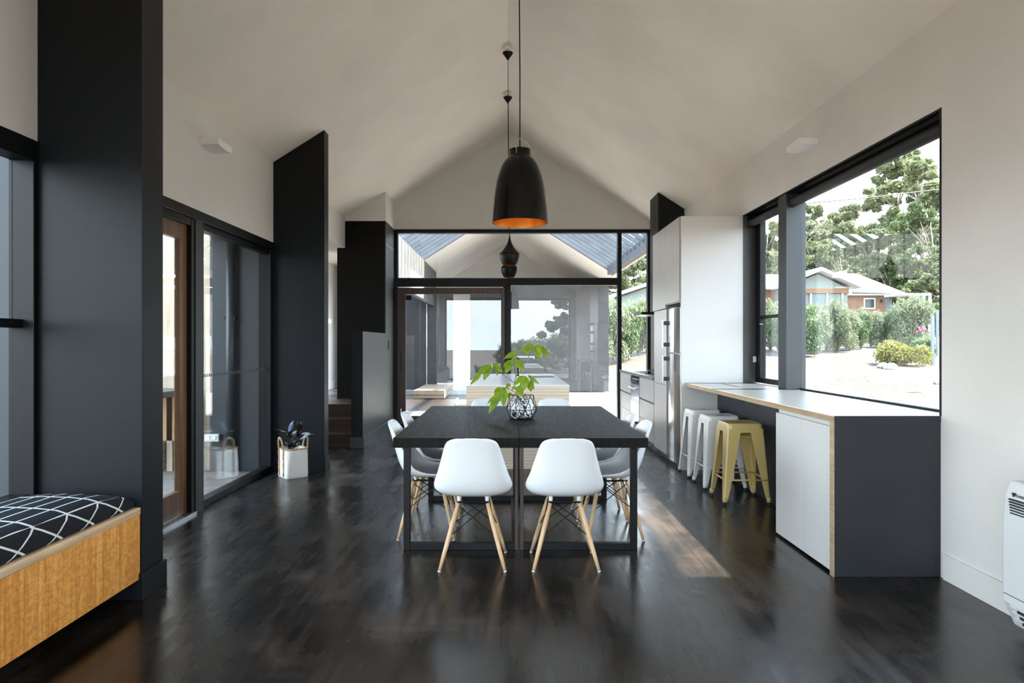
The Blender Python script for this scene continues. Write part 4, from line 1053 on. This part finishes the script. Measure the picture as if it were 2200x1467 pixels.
# ------------------------------------------------------------------ vegetation
def cloud(mb, blobs, n, size, rg, up=0.0, elong=1.6):
    tot = sum(b[3]*b[4]*b[5] for b in blobs)**1.0
    for bx, by, bz, rx, ry, rz in blobs:
        k = max(8, int(n*(rx*ry*rz)/tot))
        for _ in range(k):
            while True:
                p = Vector((rg.uniform(-1, 1), rg.uniform(-1, 1), rg.uniform(-1, 1)))
                if 0.1 < p.length < 1: break
            p = p.normalized()*(0.45+0.55*rg.random()**0.5)*(0.86+0.14*math.sin(7*p.x+5*p.z))
            c = Vector((bx+p.x*rx, by+p.y*ry, bz+p.z*rz))
            a = Vector((rg.gauss(0, 1), rg.gauss(0, 1), rg.gauss(0, 1)+up)).normalized()
            b = a.cross(Vector((rg.gauss(0, 1), rg.gauss(0, 1), rg.gauss(0, 1)))).normalized()
            s = size*rg.uniform(0.6, 1.3)
            mb.add([c-a*s*elong/2, c+b*s/2, c+a*s*elong/2, c-b*s/2], [(0, 1, 2, 3)])
    return mb
def tree_proto(seed, h, spread, mt, n=4200, sparse=False):
    rg = random.Random(seed); blobs = []; tr = MB()
    lean = rg.uniform(-0.05, 0.05)*h
    trunk = [(0, 0, -0.5), (lean*0.3, 0, h*0.3), (lean*0.6, 0.02*h, h*0.55), (lean, 0, h*0.85)]
    tr.tube(trunk, [h*0.013, h*0.010, h*0.007, h*0.003], 7)
    for i in range(12 if sparse else 20):
        a = i*2.4+rg.uniform(-.4, .4); z = h*(rg.uniform(0.45, 0.95) if sparse else rg.uniform(0.22, 0.95))
        rr_ = spread*rg.uniform(0.2, 0.95)*(1.25-0.9*abs(z/h-0.55))
        c = (lean*z/h+rr_*math.cos(a), rr_*math.sin(a), z)
        q = spread*(rg.uniform(0.15, 0.27) if sparse else rg.uniform(0.22, 0.36))
        for _ in range(7):
            e = q*rg.uniform(0.35, 0.6)
            blobs.append((c[0]+rg.uniform(-q, q)*0.9, c[1]+rg.uniform(-q, q)*0.9, c[2]+rg.uniform(-q, q)*0.75, e, e, e*0.8))
        z0 = z*rg.uniform(0.5, 0.8)
        tr.tube([(lean*z0/h, 0, z0), (c[0]*0.5+lean*0.3, c[1]*0.5, (z0+c[2])/2+0.02*h), c], [h*0.005, h*0.0035, h*0.0015], 5)
    t = thing('gum_tree', 'tree', 'tree', (0, 0, 0))
    build('foliage', cloud(MB(), blobs, n, h*0.0165, rg, up=0.3, elong=2.0), mt, t); build('trunk', tr, BARK, t, smooth=True)
    return t
GT = 'gum trees behind the neighbouring houses'
protos = [tree_proto(1, 12, 4.2, GUM1, 20000), tree_proto(2, 12, 3.8, GUM2, 20000), tree_proto(3, 12, 4.2, GUM3, 17000), tree_proto(5, 12, 3.6, GUM1, 9000, True)]
used = [False]*4
TREES = [  # px, top px, depth, proto, width scale, label
 (1650, 455, 60, 0, 1.0, 'olive gum tree filling the narrow pane of the right window'),
 (1715, 468, 66, 2, 1.0, 'pale gum tree rising above the gable of the neighbouring house'),
 (1765, 500, 62, 0, 1.1, 'broad olive gum tree just right of the house gable peak'),
 (1752, 408, 74, 3, 0.7, 'thin sparse gum tree poking into the white sky left of the window centre'),
 (1810, 528, 58, 1, 1.0, 'dark green tree behind the low white hip roof'),
 (1870, 462, 64, 0, 1.0, 'rounded olive gum tree in the middle of the right window'),
 (1835, 505, 70, 2, 0.9, 'pale grey-green gum tree behind the middle of the white roof'),
 (1905, 540, 56, 1, 1.1, 'dark green tree behind the right end of the house'),
 (1925, 330, 72, 3, 1.0, 'tall open-crowned gum tree under the power line'),
 (1985, 310, 66, 3, 1.15, 'tallest open-crowned gum tree at the right edge of the window'),
 (1960, 470, 60, 0, 1.0, 'olive gum tree behind the white pergola'),
 (2010, 440, 56, 1, 1.0, 'dark green tree at the far right of the window'),
 (2030, 520, 48, 0, 1.0, 'olive green tree closest to the right window edge'),
 (1995, 590, 53, 2, 1.0, 'low pale green tree right of the pergola post'),
 (1690, 500, 74, 1, 1.3, 'dark tree behind the big window post, above the left roof'),
 (1790, 478, 78, 0, 1.3, 'olive gum tree farthest back above the middle of the gable roof'),
 (1845, 470, 84, 2, 1.4, 'pale gum tree farthest back, left of the tall open-crowned tree'),
 (1375, 500, 62, 2, 0.9, 'pale gum tree seen through the narrow glass beside the kitchen'),
 (1335, 540, 60, 0, 0.9, 'olive gum tree behind the white roof seen through the gable glass'),
 (1420, 470, 66, 1, 0.9, 'dark gum tree partly hidden by the rangehood flue')]
for px, ty, D, k, ws_, lb in TREES:
    p = at(px, ty, D); z0 = terr(p.x, D)-0.1; sc_ = (p.z-z0)/12
    t = protos[k] if not used[k] else dup(protos[k]); used[k] = True
    place(t, (p.x, D, z0), rng.uniform(0, 6.28), lb, GT); t.scale = (sc_*ws_, sc_*ws_, sc_)
def shrub_proto(seed, mt, tall=True):
    rg = random.Random(seed); bl = []; st_ = MB()
    for i in range(16):
        a = rg.uniform(0, 6.28); q = rg.uniform(0, 0.62)
        bl.append((q*math.cos(a), q*math.sin(a), rg.uniform(0.45, 1.65), 0.36, 0.36, rg.uniform(0.35, 0.55)))
        st_.tube([(0, 0, 0), (q*0.4*math.cos(a), q*0.4*math.sin(a), 0.5), (q*math.cos(a), q*math.sin(a), 1.1)], [0.025, 0.018, 0.008], 6)
    t = thing('garden_shrub', 'shrub', 'shrub', (0, 0, 0))
    build('foliage', cloud(MB(), bl, 6500, 0.045, rg, up=1.2, elong=2.8), mt, t); build('stem', st_, BARK, t)
    return t
sp = [shrub_proto(11, HEDG), shrub_proto(12, HEDG2), shrub_proto(13, HEDG)]; su = [False]*3
GH = 'garden shrubs in front of the neighbouring houses'
SHR = [(1655, 640, 34, 0, 1), (1672, 650, 33, 1, 1), (1700, 632, 32, 1, 1.1), (1728, 640, 31, 1, 1), (1752, 650, 32, 0, 1), (1775, 655, 34, 2, 1), (1800, 640, 33, 0, .9), (1826, 664, 34, 0, 1),
       (1850, 660, 35, 1, 1), (1872, 658, 36, 2, 1), (1898, 660, 36, 1, 1.1), (1925, 658, 38, 1, 1), (1955, 632, 35, 0, 1), (1940, 650, 37, 2, 1), (2000, 640, 46, 1, 1.6),
       (1308, 640, 30, 0, .9), (1332, 636, 31, 2, .9), (1352, 642, 31, 1, .9), (1372, 636, 32, 0, .9), (1392, 640, 33, 2, .9), (1412, 640, 33, 1, .9)]
nice = {0: 'silver-green shrub', 1: 'dark green shrub', 2: 'grey-green feathery shrub'}
where = ['at the left edge of the narrow right-window pane', 'against the big window post, in the narrow pane', 'hidden partly behind the big window post', 'just right of the big window post', 'below the left glass door of the house', 'below the right glass door of the house', 'tall, at the corner between gable and orange wall', 'left of the small dark window of the house', 'below the small dark window of the house', 'right of the small dark window of the house', 'below the orange wall corner', 'left of the pale shrub by the pergola', 'tall and pale, in front of the white pergola', 'directly beneath the pergola roof', 'behind the grey posts at the right edge of the window',
         'left of the black mullion in the gable glass', 'directly behind the black mullion', 'first right of the black mullion beside the kitchen', 'in the middle of the narrow kitchen-side glass', 'below the rangehood canopy', 'behind the rangehood canopy and pantry']
for i, (px, ty, D, k, ws_) in enumerate(SHR):
    p = at(px, ty, D); z0 = terr(p.x, D)-0.08; h = (p.z-z0)/2.05
    t = sp[k] if not su[k] else dup(sp[k]); su[k] = True
    place(t, (p.x, D, z0), rng.uniform(0, 6.28), nice[k]+' '+where[i], GH); t.scale = (1.0*ws_*max(0.8, h*0.85), 1.0*ws_*max(0.8, h*0.85), h)
# low yellow bush, flowering bush
def lowbush(px, py, D, rx, rz, mt, nm, lb):
    p = at(px, py, D); rg = random.Random(px)
    bl = [(p.x+rg.uniform(-.6, .6)*rx, D+rg.uniform(-.5, .5)*rx, terr(p.x, D)+rz*rg.uniform(.35, .6), rx*0.5, rx*0.5, rz*0.5) for _ in range(9)]
    return tag(build(nm, cloud(MB(), bl, 5200, 0.06, rg, up=0.6, elong=2), mt, org=(p.x, D, terr(p.x, D))), lb, 'bush')
lowbush(1935, 740, 27, 0.95, 0.95, YELB, 'yellow_bush', 'low rounded yellow-green bush beside the clay road')
lowbush(1983, 735, 29, 0.55, 0.95, HEDG2, 'flowering_bush', 'small dark green bush with pink flowers right of the yellow bush')
pf = MB(); rg = random.Random(3)
for k in range(26):
    p = at(1980+rg.uniform(-9, 9), 708+rg.uniform(-6, 5), 28.4); pf.lathe([(0.0, -0.03), (0.035, 0), (0.0, 0.03)], tuple(p), 6, caps=False)
tag(build('pink_flower', pf, mat('pink_petal', (0.65, 0.08, 0.25), 0.5), org=(17.3, 28.4, 1.5)), 'pink flower heads on top of the small dark bush', 'flowers', kind='stuff')
# rocks
def rock(px, py, D, s, lb):
    p = at(px, py, D); bm = bmesh.new(); bmesh.ops.create_icosphere(bm, subdivisions=2, radius=s); rg = random.Random(int(px))
    for v in bm.verts: v.co *= rg.uniform(0.8, 1.15); v.co.z *= 0.6
    m = MB().add([tuple(v.co+Vector((p.x, D, terr(p.x, D)+s*0.2))) for v in bm.verts], [tuple(v.index for v in f_.verts) for f_ in bm.faces]); bm.free()
    tag(build('garden_rock', m, CONC, org=(p.x, D, terr(p.x, D))), lb, 'rock', 'garden rocks')
rock(1898, 745, 26, 0.22, 'grey rock at the left foot of the yellow bush'); rock(1913, 748, 25.6, 0.26, 'larger pale rock just below the yellow bush')
rock(2008, 790, 22, 0.30, 'brown rock at the right edge of the window above the tree guard'); rock(2022, 793, 21.6, 0.30, 'brown rock cut by the window edge')
def post(px, D, top, mt, lb, wd=0.12):
    p = at(px, top, D); z0 = terr(p.x, D)-0.1
    tag(build('marker_post', B(p.x-wd/2, p.x+wd/2, D-wd/2, D+wd/2, z0, p.z), mt, org=(p.x, D, z0)), lb, 'post', 'boundary posts')
post(2004, 27, 678, GALV, 'pale blue-grey square post nearest the yellow bush', 0.10); post(2014, 31, 666, GALV, 'grey square post farther back at the window edge', 0.09)
# tree guard of pale green film
p = at(1991, 842, 19.5); zg = terr(p.x, 19.5)-0.03
gdm = MB(); s_ = 0.11
gdm.box(p.x-s_, p.x+s_, 19.5-s_, 19.5+s_, zg, zg+0.72)
tag(build('tree_guard', gdm, mat('pale_green_film', (0.50, 0.60, 0.52), 0.4), org=(p.x, 19.5, zg)), 'square pale green plastic tree guard on the mulch bed', 'tree guard')

# ------------------------------------------------------------------ neighbouring houses
H1 = 45.0
def hx(px, D=H1): return at(px, 0, D).x
def hz(py, D=H1): return at(0, py, D).z
hs_ = thing('neighbour_house', 'white-roofed house with pale gable and orange boards beyond the road', 'house', (hx(1790), H1, hz(700)))
def gable_roof(xa, xm, xb, ze, zr, y0, y1, th=0.22):
    m = MB()
    m.prism_y([(xa, ze), (xm, zr), (xm, zr+th), (xa, ze+th)][::-1] if False else [(xa, ze), (xm, zr), (xm, zr+th), (xa, ze+th)], y0, y1)
    m.prism_y([(xm, zr), (xb, ze), (xb, ze+th), (xm, zr+th)], y0, y1); return m
xg0, xg1, xgm = hx(1667), hx(1842), hx(1756)
build('gable_roof', gable_roof(xg0, xgm, xg1, hz(620), hz(583), H1-0.7, H1+9), ROOFW, hs_)
build('gable_wall', MB().prism_y([(hx(1684), hz(620)), (hx(1824), hz(620)), (xgm, hz(588))], H1, H1+0.2), HOUSEP, hs_)
build('wall_band', B(hx(1684), hx(1824), H1-0.02, H1+0.2, hz(630), hz(620)), HOUSEO, hs_)
build('front_wall', B(hx(1684), hx(1824), H1+0.2, H1+6, hz(720), hz(621)), HOUSEP, hs_)
for a, b in ((1745, 1777), (1780, 1810)): build('glass_door', B(hx(a), hx(b), H1+0.1, H1+0.2, hz(700), hz(631)), TEAL, hs_)
for a in (1743, 1778, 1811): build('door_post', B(hx(a)-0.05, hx(a)+0.05, H1+0.02, H1+0.12, hz(700), hz(630)), ROOFW, hs_)
D2 = 46.5
# long hip roof behind, to the right and left
def hip(xa, xb, ze, zr, y0, y1, ra, rb):
    ym = (y0+y1)/2
    v = [(xa, y0, ze), (xb, y0, ze), (xb, y1, ze), (xa, y1, ze), (ra, ym, zr), (rb, ym, zr)]
    v2 = [(x, y, z-0.2) for x, y, z in v[:4]]
    return MB().add(v+v2, [(0, 1, 5, 4), (1, 2, 5), (2, 3, 4, 5), (3, 0, 4), (0, 6, 7, 1), (1, 7, 8, 2), (2, 8, 9, 3), (3, 9, 6, 0), (6, 9, 8, 7)])
build('hip_roof', hip(hx(1760, D2), hx(1931, D2), hz(629, D2), hz(589, 51), D2-0.6, D2+8.5, hx(1780, 51), hx(1832, 51)), ROOFW, hs_)
build('side_wall', B(hx(1820, D2), hx(1906, D2), D2, D2+7, hz(720, D2), hz(632, D2)), HOUSEO, hs_)
wn_ = build('small_window', B(hx(1855, D2), hx(1880, D2), D2-0.05, D2, hz(664, D2), hz(640, D2)), ROOFW, hs_)
build('window_glass', B(hx(1858, D2), hx(1877, D2), D2-0.07, D2-0.05, hz(661, D2), hz(643, D2)), DARKG, wn_)
build('wall_lamp', B(hx(1891, D2), hx(1894, D2), D2-0.15, D2, hz(650, D2), hz(643, D2)), STEELB, hs_)
build('corner_post', B(hx(1905, D2), hx(1908, D2), D2-0.1, D2, hz(700, D2), hz(630, D2)), GALV, hs_)
build('gutter', MB().tube([(hx(1822, D2), D2-0.65, hz(629, D2)), (hx(1931, D2), D2-0.65, hz(631, D2))], 0.09, 8), GALV, hs_)
build('hip_roof', hip(hx(1585, D2), hx(1720, D2), hz(616, D2), hz(591, 51), D2-0.6, D2+8.5, hx(1612, 51), hx(1740, 51)), ROOFW, hs_)
build('side_wall', B(hx(1600, D2), hx(1700, D2), D2, D2+7, hz(720, D2), hz(618, D2)), HOUSEO, hs_)
pg = thing('white_pergola', 'white flat-roofed pergola attached to the right end of the neighbouring house', 'pergola', (hx(1945), H1, hz(700)))
build('pergola_roof', B(hx(1912), hx(1981), H1-1, H1+0.7, hz(637), hz(632)), ROOFW, pg)
for px in (1979, 1966): build('pergola_post', B(hx(px)-0.07, hx(px)+0.07, H1-1, H1-0.85, terr(hx(px), H1)-0.2, hz(637)), ROOFW, pg)
build('dark_sheet', B(hx(1912), hx(1926), H1+0.5, H1+0.6, hz(700), hz(640)), BATTEN, pg)  # dark upright sheet just past the house corner
h2 = thing('neighbour_house', 'white gabled house seen through the glass beside the kitchen bench', 'house', (hx(1430, 42), 42, hz(700, 42)))
build('gable_roof', gable_roof(hx(1300, 42), hx(1440, 42), hx(1580, 42), hz(645, 42), hz(598, 42), 41.4, 52), ROOFW, h2)
build('gable_wall', MB().prism_y([(hx(1330, 42), hz(640, 42)), (hx(1550, 42), hz(640, 42)), (hx(1440, 42), hz(602, 42))], 42, 42.2), HOUSEP, h2)
build('front_wall', B(hx(1330, 42), hx(1550, 42), 42, 50, hz(730, 42), hz(640, 42)), HOUSEP, h2)
tag(build('power_line', MB().tube([at(1500, 452, 38), at(1720, 438, 38), at(1870, 424, 38), at(2060, 402, 38), at(2400, 350, 38)], 0.032, 6), RUBBER, org=tuple(at(1870, 424, 38))), 'thin black power line crossing the sky in the right window', 'cable')

# garden behind the camera, seen mirrored in the gable glass
back = []
for x, y, h, k in ((3.8, -14.5, 4.6, 0),):
    t = dup(protos[k]); place(t, (x, y, -0.1), 1.0, 'bushy tree behind the viewpoint, mirrored in the gable glass', 'garden trees mirrored in the glass')
    t.scale = (h/12,)*3
for i, (x, y, h, k) in enumerate(((0.5, -11, 0.80, 0), (1.8, -12, 0.95, 2), (3.3, -11.5, 0.9, 0), (4.7, -13, 1.1, 2))):
    t = dup(sp[k]); place(t, (x, y, -0.1), i*1.7, 'shrub behind the viewpoint, mirrored in the gable glass, '+('first', 'second', 'third', 'fourth')[i]+' from the left', 'garden shrubs mirrored in the glass')
    t.scale = (1.5, 1.5, h)
